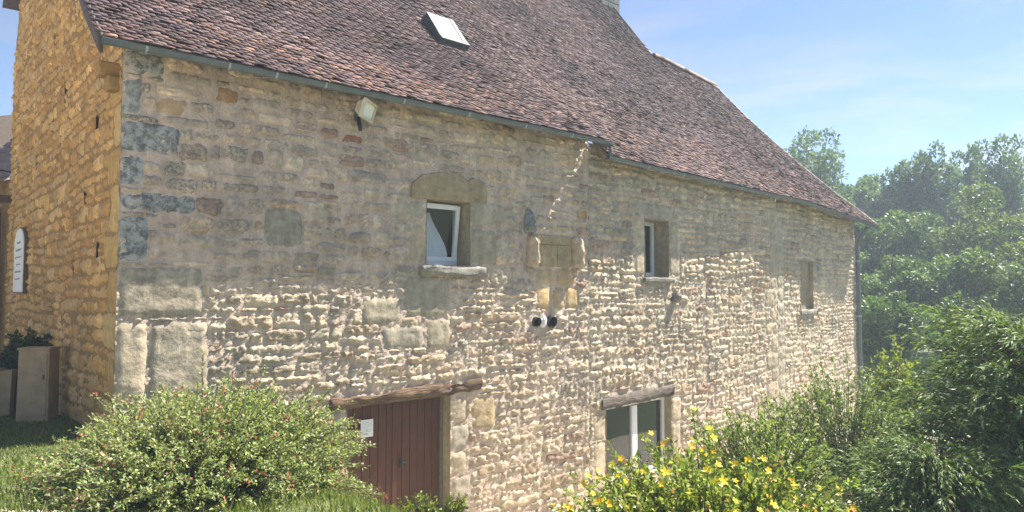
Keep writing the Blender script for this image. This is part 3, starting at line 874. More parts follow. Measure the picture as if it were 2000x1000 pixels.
# chimney stack on the ridge
cb = roof_pt(np.array(UQ + .12), np.array(8.45)); chim = MB()
cx, cy, cz = cb
chim.box((cx, cy, cz + .9), d1.tolist() + [0], [-d1[1] * .62, d1[0] * .62, 0], (0, 0, 2.6), .96)
chim.v = [tuple(v) for v in chim.v]
ax_ = Vector((d1[0], d1[1], 0)); ay_ = Vector((-d1[1], d1[0], 0))
chimney = MB().box((cx, cy, cz + .6), ax_ * .55, ay_ * .55, UP * 2.4, .97).build("chimney", M_MORTAR, house)
for row in range(9):
    z = cz - 1.3 + row * .42
    for side, (o, a, hw) in enumerate((( -ay_ * .555, ax_, .55), (ax_ * .55, ay_, .55))):
        cut = -.12 if row % 2 else .16
        for s0, s1 in ((-hw, cut - .015), (cut + .015, hw)):
            q = Vector((cx, cy, z)) + o + a * ((s0 + s1) / 2)
            MB().box(q, a * ((s1 - s0) / 2), o.normalized() * .03, UP * .19).build("chimney_block", stone_mat("chimney_limestone", base=(.18, .19, .19), stain=.8) if row == 0 and side == 0 and s0 < -.5 else MATS["chimney_limestone"], chimney, bevel=.012)
MB().box((cx, cy, cz + 3.05), ax_ * .66, ay_ * .66, UP * .07).build("chimney_cap", M_MORTAR, chimney, bevel=.02)

# --- skylight
def roof_frame(u, t):
    p = roof_pt(np.array(u), np.array(t)); q = roof_pt(np.array(u + .1), np.array(t)); r = roof_pt(np.array(u), np.array(t + .1))
    e = unit(q - p); s = unit(r - p); n = unit(np.cross(e, s)); return Vector(p), Vector(e), Vector(s), Vector(n)
sp_, se, ss_, sn = roof_frame(sum(SKY_U) / 2, SKY_T[0] + .32)
M_SKYF = plain_mat("skylight_frame", (.045, .05, .055), rough=.45, var=.1)
sk = MB()
hw, hl = .35, .48
for a, b, c, d in ((0, -hl, hw + .05, .07), (0, hl, hw + .05, .05)): sk.box(sp_ + ss_ * b + sn * .07, se * c, ss_ * d, sn * .10)
for s in (-1, 1): sk.box(sp_ + se * s * (hw - .02) + sn * .071, se * .065, ss_ * (hl - .06), sn * .098)
skylight = sk.build("skylight", M_SKYF, house)
q = Quaternion(se, math.radians(5))
s2 = q @ ss_; n2 = q @ sn
top = sp_ + ss_ * (hl - .02) + sn * .20
mid = top - s2 * (hl - .02)
sash = MB()
for s in (-1, 1): sash.box(mid + se * s * (hw - .02), se * .05, s2 * (hl + .02), n2 * .04)
for s in (-1, 1): sash.box(mid + s2 * s * (hl - .01), se * (hw - .058), s2 * .035, n2 * .029)
sash.build("skylight_sash", M_SKYF, skylight)
m_, nt_, out_ = new_mat("skylight_pane")
p_ = N(nt_, "ShaderNodeBsdfPrincipled"); p_.inputs['Base Color'].default_value = (.42, .43, .41, 1); p_.inputs['Roughness'].default_value = .12; p_.inputs['Specular IOR Level'].default_value = .8
nt_.links.new(p_.outputs[0], out_.inputs[0])
MB().box(mid + n2 * .02, se * (hw - .05), s2 * (hl - .04), n2 * .006).build("pale_pane", m_, skylight)  # opaque pale grey pane in place of clear glass

# --- openings
def reveal(wall, r, depth, mat, name="window_reveal", splay=0.0, floor=True):
    u0, u1, v0, v1 = r; V = []
    for (u, v, s) in ((u0, v0, 1), (u1, v0, -1), (u1, v1, -1), (u0, v1, 1)):
        for d in (.02, -depth): V.append(wall.P(u, v, 0) - wall.N3 * (-d) if False else wall.P(u, v, 0) + wall.N3 * d)
    F = [(0, 1, 3, 2), (2, 3, 5, 4), (4, 5, 7, 6), (6, 7, 1, 0)]
    o = MB(); o.add(V, F)
    return o.build(name, mat, house)
def bars(mb, wall, u0, u1, v0, v1, d, w, th):
    for u in (u0 + w / 2, u1 - w / 2): mb.box(wall.P((u), (v0 + v1) / 2, 0) * 0 + fixp(wall, u, (v0 + v1) / 2, d), wall.W3 * w / 2, wall.N3 * th / 2, UP * (v1 - v0) / 2)
    for v in (v0 + w / 2, v1 - w / 2): mb.box(fixp(wall, (u0 + u1) / 2, v, d), wall.W3 * ((u1 - u0) / 2 - w), wall.N3 * th / 2 * .98, UP * w / 2)
def fixp(wall, u, v, d):
    return Vector((wall.p0[0] + wall.w[0] * u + wall.n[0] * d, wall.p0[1] + wall.w[1] * u + wall.n[1] * d, v))
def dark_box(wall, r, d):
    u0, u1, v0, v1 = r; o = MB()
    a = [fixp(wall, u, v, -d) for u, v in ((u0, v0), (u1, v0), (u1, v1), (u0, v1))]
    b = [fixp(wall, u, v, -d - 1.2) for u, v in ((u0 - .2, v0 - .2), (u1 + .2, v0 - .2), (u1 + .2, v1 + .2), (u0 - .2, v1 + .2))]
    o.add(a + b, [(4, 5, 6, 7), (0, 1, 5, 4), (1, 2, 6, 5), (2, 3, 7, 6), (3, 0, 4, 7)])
    o.build("dark_backing", M_DARK, house)  # black box added behind an opening so it stays dark

M_REV = stone_mat("reveal_stone", base=(.36, .30, .20), lichen=(.40, .35, .25), lich=.3, stain=.3, bumps=((30, .006),))
# window 1, tilted open with curtain
H = HOLES1[0]
reveal(W1, H, .50, M_REV); dark_box(W1, H, .50)
mb = MB(); bars(mb, W1, H[0] + .01, H[1] - .01, H[2] + .02, H[3] - .01, -.42, .06, .07)
win1 = mb.build("window", M_FRAMEW, house, label="white window tilted open with a pale curtain")
# tilted sash
piv = fixp(W1, (H[0] + H[1]) / 2, H[2] + .09, -.385)
qt = Quaternion(W1.W3, math.radians(7.5))
up2 = qt @ UP; nn2 = qt @ W1.N3
sh_h, sh_w = .54, .435
mb = MB()
c = piv + up2 * sh_h
for s in (-1, 1): mb.box(c + W1.W3 * s * (sh_w - .035), W1.W3 * .04, nn2 * .03, up2 * sh_h)
for s in (-1, 1): mb.box(c + up2 * s * (sh_h - .04), W1.W3 * (sh_w - .075), nn2 * .029, up2 * .045)
mb.build("sash", M_FRAMEW, win1)
MB().box(c, W1.W3 * (sh_w - .07), nn2 * .006, up2 * (sh_h - .08)).build("pane", M_GLASS, win1)
V = []; nn = 16
for i in range(nn):
    k = i / (nn - 1); xr = -.34 + (.50 - .30 * max(0, .75 - k) ** .7 * 0) * 0
    z = H[2] + .06 + k * .98
    right = .30 - .34 * smooth01((k - .15) / .9)
    for j in range(14):
        a = j / 13; x = -.46 + (right + .46) * a
        V.append(fixp(W1, 5.555 + x, z, -.43 - .015 * math.sin(a * 22)) + W1.N3 * (-.14 * k))
fast("curtain", np.array(V), grid_faces(nn, 14), M_CURTAIN, win1, smooth=True)
# lintel with rounded back
poly = [(-.87, .0), (.87, .0), (.9, .22), (.84, .42), (.55, .50), (.42, .42), (.2, .53), (-.25, .52), (-.6, .44), (-.82, .28)]
lint = MB().prism(poly, W1.W3, UP, W1.N3, fixp(W1, 5.58, 3.315, 0), -.2, .035)
lo_ = lint.build("stone_lintel", stone_mat("tan_lintel", base=(.36, .285, .175), lichen=(.38, .33, .24), lich=.4, stain=.2, bumps=((25, .01), (80, .004))), house, bevel=.02, label="tan rounded stone lintel")
def rough_slab(name, wall, u0, u1, v0, v1, d0, d1_, mat, seed, amp=.02, cell=.05, sag=0.0, tilt=0.0, frame=None):
    """a slab or beam with uneven faces, real thickness"""
    nu = max(4, int((u1 - u0) / cell)); prof = [(d0, v0), ((d0 + d1_) / 2, v0), (d1_, v0), (d1_, v0 * .66 + v1 * .34), (d1_, v0 * .33 + v1 * .67), (d1_, v1), ((d0 + d1_) / 2, v1), (d0, v1)]
    V = []
    for i in range(nu + 1):
        k = i / nu; u = u0 + (u1 - u0) * k
        for j, (d, z) in enumerate(prof):
            e1 = amp * float(fbm(u * 3.1, j * .8, seed, 3, .6)) * 1.3; e2_ = amp * float(fbm(u * 2.7, j * 1.3 + 9, seed + 5, 3, .6)) * 1.3
            V.append(fixp(wall, u, z + e1 + tilt * (k - .5) + sag * math.sin(k * math.pi), d + (e2_ if j not in (0, 7) else 0)))
    n = len(prof)
    F = [(i * n + k, i * n + (k + 1) % n, (i + 1) * n + (k + 1) % n, (i + 1) * n + k) for i in range(nu) for k in range(n)]
    caps = [(0, 7, 6, 1), (1, 6, 5, 2), (2, 5, 4, 3)]
    o = nu * n
    F += [c for c in caps] + [tuple(o + x for x in c[::-1]) for c in caps]
    return fast(name, np.array(V), np.array(F), mat, house)
M_SILL = stone_mat("sill_stone", base=(.29, .27, .23), lich=.5, stain=.9)
rough_slab("window_sill", W1, 4.90, 6.36, 1.92, 2.075, -.3, .135, M_SILL, 3, .04, .03)
# window 2
H = HOLES2[0]
reveal(W2, H, .56, M_REV); dark_box(W2, H, .56)
mb = MB(); bars(mb, W2, H[0] + .01, H[1] - .01, H[2] + .02, H[3] - .01, -.46, .09, .07)
win2 = mb.build("window", M_FRAMEW, house, label="narrow white window in a deep reveal")
MB().box(fixp(W2, (H[0] + H[1]) / 2, (H[2] + H[3]) / 2, -.47), W2.W3 * ((H[1] - H[0]) / 2 - .09), W2.N3 * .006, UP * ((H[3] - H[2]) / 2 - .09)).build("pane", M_GLASS, win2)
rough_slab("window_sill", W2, 2.08, 3.42, 1.83, 1.955, -.3, .10, M_SILL, 8, .015)
# window 4 (low, two leaves, oak lintel)
H = HOLES2[1]
reveal(W2, H, .30, M_REV); dark_box(W2, H, .30)
mb = MB(); bars(mb, W2, H[0] + .01, H[1] - .01, H[2] + .02, H[3] - .01, -.22, .085, .08)
um = (H[0] + H[1]) / 2
mb.box(fixp(W2, um, (H[2] + H[3]) / 2, -.198), W2.W3 * .10, W2.N3 * .042, UP * ((H[3] - H[2]) / 2 - .115))
win4 = mb.build("window", M_FRAMEW, house, label="low two-leaf white window under an oak lintel")
for s in (-1, 1):
    MB().box(fixp(W2, um + s * .66, (H[2] + H[3]) / 2, -.205), W2.W3 * .56, W2.N3 * .006, UP * ((H[3] - H[2]) / 2 - .115)).build("pane", M_GLASS, win4)
rough_slab("timber_lintel", W2, .42, 3.44, -1.035, -.78, -.3, .04, M_BEAMG, 21, .05, .06, tilt=.05)
# blind slit window
H = HOLES3[0]
reveal(W3, H, .12, M_REV, "blind_window_reveal")
MB().box(fixp(W3, (H[0] + H[1]) / 2, (H[2] + H[3]) / 2, -.14), W3.W3 * .66, W3.N3 * .02, UP * .86).build("blind_window_fill", M_REV, house)
rough_slab("window_sill", W3, 1.82, 3.28, .80, .985, -.2, .10, M_SILL, 12, .03)
# door
H = HOLES1[1]
reveal(W1, (H[0], H[1], -2.6, H[3]), .30, M_REV, "door_reveal"); dark_box(W1, (H[0], H[1], -2.6, H[3]), .36)
mb = MB(); bars(mb, W1, H[0], H[1], -2.55, H[3], -.24, .07, .08)
door = mb.build("door", plain_mat("door_frame_paint", (.15, .14, .10), rough=.6, var=.2), house, label="brown stained plank double door")
n = 12; x0, x1 = H[0] + .075, H[1] - .075
for i in range(n):
    a = x0 + (x1 - x0) * i / n; b = x0 + (x1 - x0) * (i + 1) / n
    MB().box(fixp(W1, (a + b) / 2, -1.44, -.25 + .003 * ((i * 7) % 3)), W1.W3 * ((b - a) / 2 - .004), W1.N3 * .02, UP * 1.065).build("plank", M_DOOR, door, bevel=.006)
mb = MB(); mb.box(fixp(W1, (x0 + x1) / 2, -1.44, -.222), W1.W3 * .045, W1.N3 * .014, UP * 1.06); mb.build("cover_strip", M_DOOR, door, bevel=.006)
mb = MB(); hp = fixp(W1, (x0 + x1) / 2 + .12, -1.45, -.20)
mb.box(hp, W1.W3 * .02, W1.N3 * .008, UP * .09); mb.tube([hp, hp + W1.N3 * .05, hp + W1.N3 * .055 + W1.W3 * .1], .009, 8); mb.build("handle", M_BLACK, door)
rough_slab("timber_lintel", W1, 3.18, 6.32, -.315, -.12, -.3, .05, M_BEAM, 31, .06, .05, tilt=.06)
rough_slab("doorstep", W1, 3.4, 5.75, -2.75, -2.53, -.3, .28, M_SILL, 77, .03)
# niche with stone cheeks and a carved head
H = HOLES1[2]
TANM = stone_mat("tan_ashlar", base=(.36, .285, .17), lich=.25, stain=.25, bumps=((25, .01), (80, .004)))
mb = MB(); mb.box(fixp(W1, 8.33, 2.465, -.075), W1.W3 * .56, W1.N3 * .03, UP * .36)
niche = mb.build("niche_back", M_REV, house)
for (a, b, c, d) in ((7.80, 8.86, 2.60, 2.80), (7.80, 8.42, 2.13, 2.597), (8.425, 8.86, 2.13, 2.597)):
    MB().box(fixp(W1, (a + b) / 2, (c + d) / 2, -.022), W1.W3 * ((b - a) / 2 - .002), W1.N3 * .02, UP * ((d - c) / 2 - .002)).build("niche_block", TANM, niche, bevel=.01)
def lumpy(name, wall, u, v, prof, mat, seed, lab=None, hw=.1):
    """stack of rounded cross-sections: (height, half width, depth out)"""
    V = []; n = 10
    for k, (z, w, d) in enumerate(prof):
        for j in range(n):
            a = math.pi * j / (n - 1)
            jit = 1 + .22 * float(vnoise(k * 1.3 + j * .9, k * .7 + seed, seed))
            V.append(fixp(wall, u + math.cos(a) * w * jit, v + z, -.06 + (math.sin(a) ** .6) * (d + .06) * jit))
    m = len(prof)
    F = [(k * n + j, k * n + j + 1, (k + 1) * n + j + 1, (k + 1) * n + j) for k in range(m - 1) for j in range(n - 1)]
    me = MB(); me.add(V, F + [tuple(range(n))[::-1], tuple((m - 1) * n + j for j in range(n))])
    return me.build(name, mat, house, label=lab)
M_CHEEK = stone_mat("cheek_stone", base=(.50, .40, .29), lich=.4, stain=.3)
lumpy("corbel_stone", W1, 7.66, 2.12, [(0, .10, .16), (.08, .12, .22), (.2, .12, .24), (.34, .12, .22), (.48, .11, .24), (.6, .12, .2), (.66, .08, .12)], M_CHEEK, 5)
lumpy("corbel_stone", W1, 8.99, 2.12, [(0, .10, .16), (.08, .12, .22), (.2, .12, .22), (.34, .12, .24), (.48, .11, .22), (.62, .12, .18), (.70, .08, .1)], M_CHEEK, 6)
lumpy("carved_head", W1, 7.58, 2.80, [(0, .08, .08), (.06, .14, .2), (.13, .15, .20), (.18, .12, .13), (.24, .13, .16), (.32, .13, .12), (.40, .10, .12), (.47, .09, .06), (.52, .04, .03)], stone_mat("carved_grey", base=(.27, .275, .26), lich=.6, stain=.9), 9, "weathered grey carved stone head")
lumpy("corbel_stone", W2, 3.56, 1.33, [(0, .10, .1), (.06, .15, .16), (.16, .16, .18), (.24, .14, .14)], stone_mat("dark_corbel", base=(.2, .185, .16), lich=.3, stain=.8), 7)
# two black pipe mouths and a light patch of stone between
for (a, b, c, d), ang in ((HOLES1[3], .3), (HOLES1[4], .5)):
    a, b = a - .05, b + .05
    cc = fixp(W1, (a + b) / 2, (c + d) / 2, 0); ax = (W1.N3 + W1.W3 * .1 - UP * .25).normalized()
    mb = MB(); mb.tube([cc - ax * .25, cc + ax * .06], (b - a) * .42, 14, cap=False)
    mb.tube([cc - ax * .25, cc + ax * .058], (b - a) * .34, 14, cap=False)
    mb.tube([cc - ax * .2, cc - ax * .19], (b - a) * .36, 14)
    mb.build("drain_pipe_mouth", M_BLACK, house)

lumpy('pale_pointing', W1, 7.99, .86, [(0, .05, .03), (.06, .09, .06), (.16, .10, .07), (.24, .06, .04)], plain_mat('white_lime', (.66, .64, .6), rough=.9, var=.1), 15)
# ------------------------------------------------------------------ things on the house
# floodlight
fl = W1.P(3.62, 4.62, 0)
flood = empty("floodlight", fl, "cream floodlight bracketed high on the stone wall under the gutter", "floodlight")
dirf = (W1.N3 * .75 + W1.W3 * .62 - UP * .30).normalized(); sx = dirf.cross(UP).normalized(); sy = sx.cross(dirf).normalized()
cc = fl + W1.N3 * .34 + UP * .03
mb = MB(); mb.prism([(-.24, -.15), (.24, -.15), (.24, .15), (-.24, .15)], sx, sy, dirf, cc, -.0, .05)
vs = []
mb2 = MB()
ring = [(-.24, -.15), (.24, -.15), (.24, .15), (-.24, .15)]; back = [(-.13, -.08), (.13, -.08), (.13, .08), (-.13, .08)]
mb2.add([cc + sx * a + sy * b + dirf * .02 for a, b in ring] + [cc + sx * a + sy * b - dirf * .14 for a, b in back], [(0, 1, 5, 4), (1, 2, 6, 5), (2, 3, 7, 6), (3, 0, 4, 7), (7, 6, 5, 4)])
mb2.build("reflector_body", M_LAMPW, flood)
mb = MB()
for a, b, w_, h_ in ((0, -.14, .26, .022), (0, .14, .26, .022)): mb.box(cc + sx * a + sy * b + dirf * .035, sx * w_, sy * h_, dirf * .025)
for s in (-1, 1): mb.box(cc + sx * s * .24 + dirf * .034, sx * .022, sy * .12, dirf * .024)
mb.build("front_frame", M_LAMPW, flood)
m_, nt_, out_ = new_mat("lamp_glass"); p_ = N(nt_, "ShaderNodeBsdfPrincipled"); p_.inputs['Base Color'].default_value = (.78, .80, .72, 1); p_.inputs['Roughness'].default_value = .15
nt_.links.new(p_.outputs[0], out_.inputs[0])
MB().box(cc + dirf * .025, sx * .22, sy * .13, dirf * .004).build("glass", m_, flood)
mb = MB(); mb.tube([fl - W1.N3 * .02, fl + W1.N3 * .12, cc - dirf * .12], .022, 8); mb.box(fl + W1.N3 * .02, W1.W3 * .06, W1.N3 * .02, UP * .09)
mb.build("bracket", M_GREYPIPE, flood)
MB().box(cc - dirf * .09 + sy * .14 - sx * .08, sx * .10, sy * .05, dirf * .07).build("junction_box", M_GREYPIPE, flood, bevel=.01)
mb = MB(); mb.tube([fl + W1.N3 * .05 - UP * .05, fl + W1.N3 * .12 - UP * .2, fl + W1.N3 * .14 - UP * .28], [.03, .04, .03], 8); mb.build("motion_sensor", M_BLACK, flood)
# paper notice on the door
nb = fixp(W1, 3.98, -.76, -.19)
notice = empty("paper_notice", nb, "small white printed notice pinned to the brown door", "notice")
MB().box(nb, W1.W3 * .12, W1.N3 * .003, UP * .15).build("sheet", M_PAPER, notice)
mb = MB()
for i in range(7):
    w_ = (.07, .09, .085, .05, .09, .08, .06)[i]
    mb.box(nb + UP * (.10 - i * .032) + W1.N3 * .0045 - W1.W3 * (.09 - w_), W1.W3 * w_, W1.N3 * .0006, UP * (.008 if i == 0 else .004))
mb.build("print", plain_mat("grey_print", (.45, .47, .5), rough=.7, var=.1), notice)
# arched plaque on the gable
pb = fixp(WG, 9.3, 2.3, .08)
plq = empty("wall_plaque", pb, "white arch-topped plaque with faded lettering on the ochre gable", "plaque")
pw = .80
poly = [(-pw, -.70), (pw, -.70), (pw, .42)] + [(pw * math.cos(a), .42 + .36 * math.sin(a)) for a in np.linspace(.2, math.pi - .2, 9)] + [(-pw, .42)]
MB().prism(poly, WG.W3, UP, WG.N3, pb, -.05, .03).build("board", M_PLAQUE, plq)
poly2 = [(x * 1.06, y * 1.05) for x, y in poly]
MB().prism(poly2, WG.W3, UP, WG.N3, pb, -.06, .015).build("rim", M_PIPE, plq)
mb = MB()
for i, (w_, h_) in enumerate(((.3, .05), (.45, .05), (.5, .03), (.35, .03), (.5, .04), (.4, .03))):
    z = .45 - i * .17
    k = 0; x = -w_
    while x < w_:
        l_ = .06 + .08 * ((i * 5 + k * 3) % 4) / 3; mb.box(pb + WG.W3 * (x + l_ / 2) + UP * z + WG.N3 * .0315, WG.W3 * l_ / 2, WG.N3 * .001, UP * h_ / 2); x += l_ + .04; k += 1
mb.build("faded_lettering", M_INK, plq)

# ------------------------------------------------------------------ things by the gable
def gpos(t, out): return np.array([A[0] - d1[1] * t - d1[0] * out, A[1] + d1[0] * t - d1[1] * out])
cpz = gpos(3.35, .42); cz0 = float(ground(*cpz))
cab = empty("utility_cabinet", (cpz[0], cpz[1], cz0), "tall beige utility cabinet standing against the ochre gable", "cabinet")
wx = Vector((1, .10, 0)).normalized(); wy = Vector((-.10, 1, 0)).normalized(); cv = Vector((cpz[0], cpz[1], cz0))
cab_h = .60
MB().box(cv + UP * (cab_h - .05), wx * .25, wy * .17, UP * (cab_h + .05), .97).build("cabinet_body", M_CREAM, cab, bevel=.012)
MB().box(cv + UP * (cab_h + .02) - wy * .172, wx * .215, wy * .008, UP * (cab_h - .09)).build("cabinet_door", M_CREAM, cab, bevel=.006)
MB().box(cv + UP * (2 * cab_h + .015), wx * .26, wy * .18, UP * .018).build("cabinet_lid", M_CREAM, cab, bevel=.008)
MB().box(cv + UP * .75 - wy * .185 + wx * .17, wx * .012, wy * .006, UP * .04).build("lock", M_BLACK, cab)

def frustum_pot(name, loc, r0, r1, h, label, mat, sq=True):
    root = empty(name, loc, label, "planter")
    n = 4 if sq else 18; V = []; F = []
    prof = [(r0, 0), (r1, h), (r1 * 1.04, h), (r1 * 1.04, h + .04), (r1 * .9, h + .04), (r1 * .86, h - .06)]
    for r, z in prof:
        for k in range(n):
            a = 2 * math.pi * (k + .5) / n + .25; V.append((loc[0] + math.cos(a) * r, loc[1] + math.sin(a) * r, loc[2] + z))
    m = len(prof)
    F = [(i * n + k, i * n + (k + 1) % n, (i + 1) * n + (k + 1) % n, (i + 1) * n + k) for i in range(m - 1) for k in range(n)]
    mb = MB(); mb.add(V, F + [tuple(range(n))[::-1]]); mb.build("pot", mat, root)
    mb = MB(); mb.add([(loc[0] + math.cos(2 * math.pi * (k + .5) / n + .25) * r1 * .88, loc[1] + math.sin(2 * math.pi * (k + .5) / n + .25) * r1 * .88, loc[2] + h - .03) for k in range(n)], [tuple(range(n))]); mb.build("compost", M_SOIL, root)
    return root

# ------------------------------------------------------------------ neighbouring house on the far left
nh0 = np.array([-15.3, 21.6])
nwl = unit(np.array([-1.0, .25]))
WN = Wall(nh0, nh0 + nwl * 7, 8); WN.n = np.array([nwl[1], -nwl[0]]) * -1
if WN.n[1] > 0: WN.n = -WN.n
nbh = empty("neighbouring_house", (nh0[0], nh0[1], -.6), "ochre house with grey tiled roof behind the gable at left edge", "house")
def nP(u, z, d): return fixp(WN, u, z, d)
mb = MB()
mb.box(nP(3.4, 2.0, -3), WN.W3 * 3.6, WN.N3 * 3, UP * 3.0)
mb.build("wall", M_OMORTAR, nbh)
nroof = MB().add([nP(-.35, 4.95, .4), nP(7.2, 4.95, .4), nP(7.2, 7.7, -2.3), nP(-.35, 7.7, -2.3), nP(-.35, 4.87, .4), nP(7.2, 4.87, .4), nP(7.2, 7.6, -2.3), nP(-.35, 7.6, -2.3)], [(0, 1, 2, 3), (7, 6, 5, 4), (0, 4, 5, 1), (3, 7, 4, 0), (1, 5, 6, 2)]).build("roof", M_SOFFIT, nbh)
for r in range(24):
    k = r / 24
    for c in range(5):
        u = -.3 + c * .30 + (.15 if r % 2 else 0)
        p = nP(u, 4.99 + 2.75 * k, .38 - 2.7 * k); sl = (nP(0, 2.75, -2.7) - nP(0, 0, 0)).normalized(); nn = sl.cross(WN.W3).normalized()
        if nn.z < 0: nn = -nn
        V = [p + WN.W3 * a * .145 + sl * s + nn * h for (a, s, h) in ((-1, 0, .035), (1, 0, .035), (1, .3, .01), (-1, .3, .01), (-1, 0, .015), (1, 0, .015))]
        fast("roof_tile", np.array(V), np.array([(0, 1, 2, 3), (4, 5, 1, 0)]), M_TILE, nroof, tint=np.repeat(np.append(np.array((.16, .135, .14)) * random.uniform(.8, 1.2), 0)[None], 6, 0))
sh = nP(.55, 2.2, .03); MB().box(sh, WN.W3 * .28, WN.N3 * .02, UP * .38).build("red_shutter", plain_mat("red_paint", (.35, .03, .025), rough=.5), nbh, bevel=.008)
mb = MB(); pp = [nP(.10, 4.85, .40), nP(.10, 4.3, .25), nP(.12, 3.95, .15), nP(.12, 1.5, .12), nP(.12, -.5, .12)]
mb.tube(pp, .075, 10); mb.build("downpipe", M_PIPE, nbh, smooth=True)
lt = fixp(WG, 12.1, 4.05, .0)
beam = empty("wall_beam_stub", lt, "dark wooden beam stub jutting from the gable's far edge", "beam")
MB().box(lt + WG.N3 * .18, WG.W3 * .09, WG.N3 * .22, UP * .1).build("beam", M_PIPE, beam, bevel=.01)
lp = fixp(WG, 12.0, 4.75, .0)
lant = empty("wall_lantern", lp, "small black lantern on the far edge of the ochre gable", "lantern")
mb = MB(); mb.tube([lp, lp + WG.N3 * .25 + UP * .05, lp + WG.N3 * .42], .02, 8); mb.build("arm", M_BLACK, lant)
mb = MB(); mb.box(lp + WG.N3 * .42 - UP * .12, WG.W3 * .09, WG.N3 * .09, UP * .11, 1.25); mb.box(lp + WG.N3 * .42 + UP * .03, WG.W3 * .13, WG.N3 * .13, UP * .04, .4); mb.build("cage", M_BLACK, lant)

# ------------------------------------------------------------------ foliage helpers
def rand_dirs(rg, n):
    v = rg.normal(size=(n, 3)); return v / np.linalg.norm(v, axis=1)[:, None]
def leaf_quads(P, ax, L, Wd, rg, fold=.18, narrow=.45):
    ax = ax / np.linalg.norm(ax, axis=1)[:, None]
    r = rand_dirs(rg, len(P)); r[:, 2] += .8
    sd = np.cross(ax, r); sd /= np.linalg.norm(sd, axis=1)[:, None] + 1e-9
    nr = np.cross(sd, ax)
    L = L[:, None]; Wd = Wd[:, None]
    b = P; t = P + ax * L - nr * L * .12
    m = P + ax * L * narrow
    l = m - sd * Wd / 2 + nr * L * fold * .5; q = m + sd * Wd / 2 + nr * L * fold * .5
    V = np.stack([b, q, t, l], 1).reshape(-1, 3)
    F = np.arange(len(P) * 4).reshape(-1, 4)
    return V, F
def tints(rg, pal, n, w=None, jit=.22):
    pal = np.array(pal); c = pal[rg.choice(len(pal), n, p=w)] * rg.uniform(1 - jit, 1 + jit, (n, 1))
    return np.repeat(np.concatenate([c, np.ones((n, 1))], 1), 4, 0)
def stems_mesh(name, curves, r0, r1, mat, parent):
    """curves: (S, K, 3); three-sided tapered stems joined as one part"""
    S, K, _ = curves.shape
    tan = np.gradient(curves, axis=1); tan /= np.linalg.norm(tan, axis=2)[..., None] + 1e-9
    ref = np.array([.3, .8, .1]); x = np.cross(tan, ref); x /= np.linalg.norm(x, axis=2)[..., None] + 1e-9
    y = np.cross(tan, x); rad = np.linspace(r0, r1, K)[None, :, None]
    V = np.stack([curves + (x * math.cos(a) + y * math.sin(a)) * rad for a in (0, 2.09, 4.19)], 2)
    i = np.arange(S)[:, None, None] * K * 3 + np.arange(K - 1)[None, :, None] * 3
    k = np.arange(3)[None, None, :]; k2 = (k + 1) % 3
    F = np.stack([i + k, i + k2, i + 3 + k2, i + 3 + k], -1).reshape(-1, 4)
    return fast(name, V.reshape(-1, 3), F, mat, parent)

def bezier(p0, p1, p2, K):
    s = np.linspace(0, 1, K)[None, :, None]
    return (1 - s) ** 2 * p0[:, None] + 2 * s * (1 - s) * p1[:, None] + s * s * p2[:, None]

def shrub(name, label, base, rad, nst, nleaf, leafL, leafW, pal, seed, mat=M_LEAF, pw=None, s0=.35, spread=.25, wild=.10, axis_mix=(.5, .8, .3), lobes=None, stem_r=(.012, .003), cat="shrub", group=None, thmax=1.45):
    rg = np.random.default_rng(seed)
    root = empty(name, base, label, cat, group)
    rx, ry, h = rad
    th = np.arccos(rg.uniform(math.cos(thmax), 1, nst)); ph = rg.uniform(0, 2 * math.pi, nst)
    r = rg.uniform(.72, 1.0, nst) ** .6
    d = np.stack([np.sin(th) * np.cos(ph), np.sin(th) * np.sin(ph), np.cos(th)], -1)
    lob = 1 + .30 * fbm(ph * 1.1 + 3 * np.cos(th), th * 2.2, seed, 3)
    end = np.array(base) + d * np.array([rx, ry, h]) * (r * lob)[:, None]
    end[:, 2] += (rg.random(nst) < .12) * rg.uniform(0, wild * 2.5, nst)
    st = np.array(base) + np.stack([d[:, 0] * rx * spread, d[:, 1] * ry * spread, np.zeros(nst)], -1) * rg.uniform(.2, 1, (nst, 1))
    mid = (st + end) / 2 + np.array([0, 0, .22 * h]) * rg.uniform(.3, 1.2, (nst, 1)) + rg.normal(0, .05, (nst, 3)) * h
    K = 8
    cv = bezier(st, mid, end, K)
    stems_mesh("stems", cv, stem_r[0], stem_r[1], M_TWIG, root)
    s = (s0 + (1 - s0) * rg.random((nst, nleaf)) ** .75)[..., None]
    P = (1 - s) ** 2 * st[:, None] + 2 * s * (1 - s) * mid[:, None] + s * s * end[:, None]
    T = 2 * (1 - s) * (mid - st)[:, None] + 2 * s * (end - mid)[:, None]
    T /= np.linalg.norm(T, axis=2)[..., None] + 1e-9
    P = P + rg.normal(0, .014, P.shape); n = nst * nleaf
    ax = T.reshape(-1, 3) * axis_mix[0] + rand_dirs(rg, n) * axis_mix[1] + np.array([0, 0, axis_mix[2]])
    L = leafL * rg.uniform(.6, 1.3, n); Wd = leafW * rg.uniform(.7, 1.25, n)
    V, F = leaf_quads(P.reshape(-1, 3), ax, L, Wd, rg)
    fast("foliage", V, F, mat, root, tint=tints(rg, pal, n, pw))
    return root, end, T[:, -1]

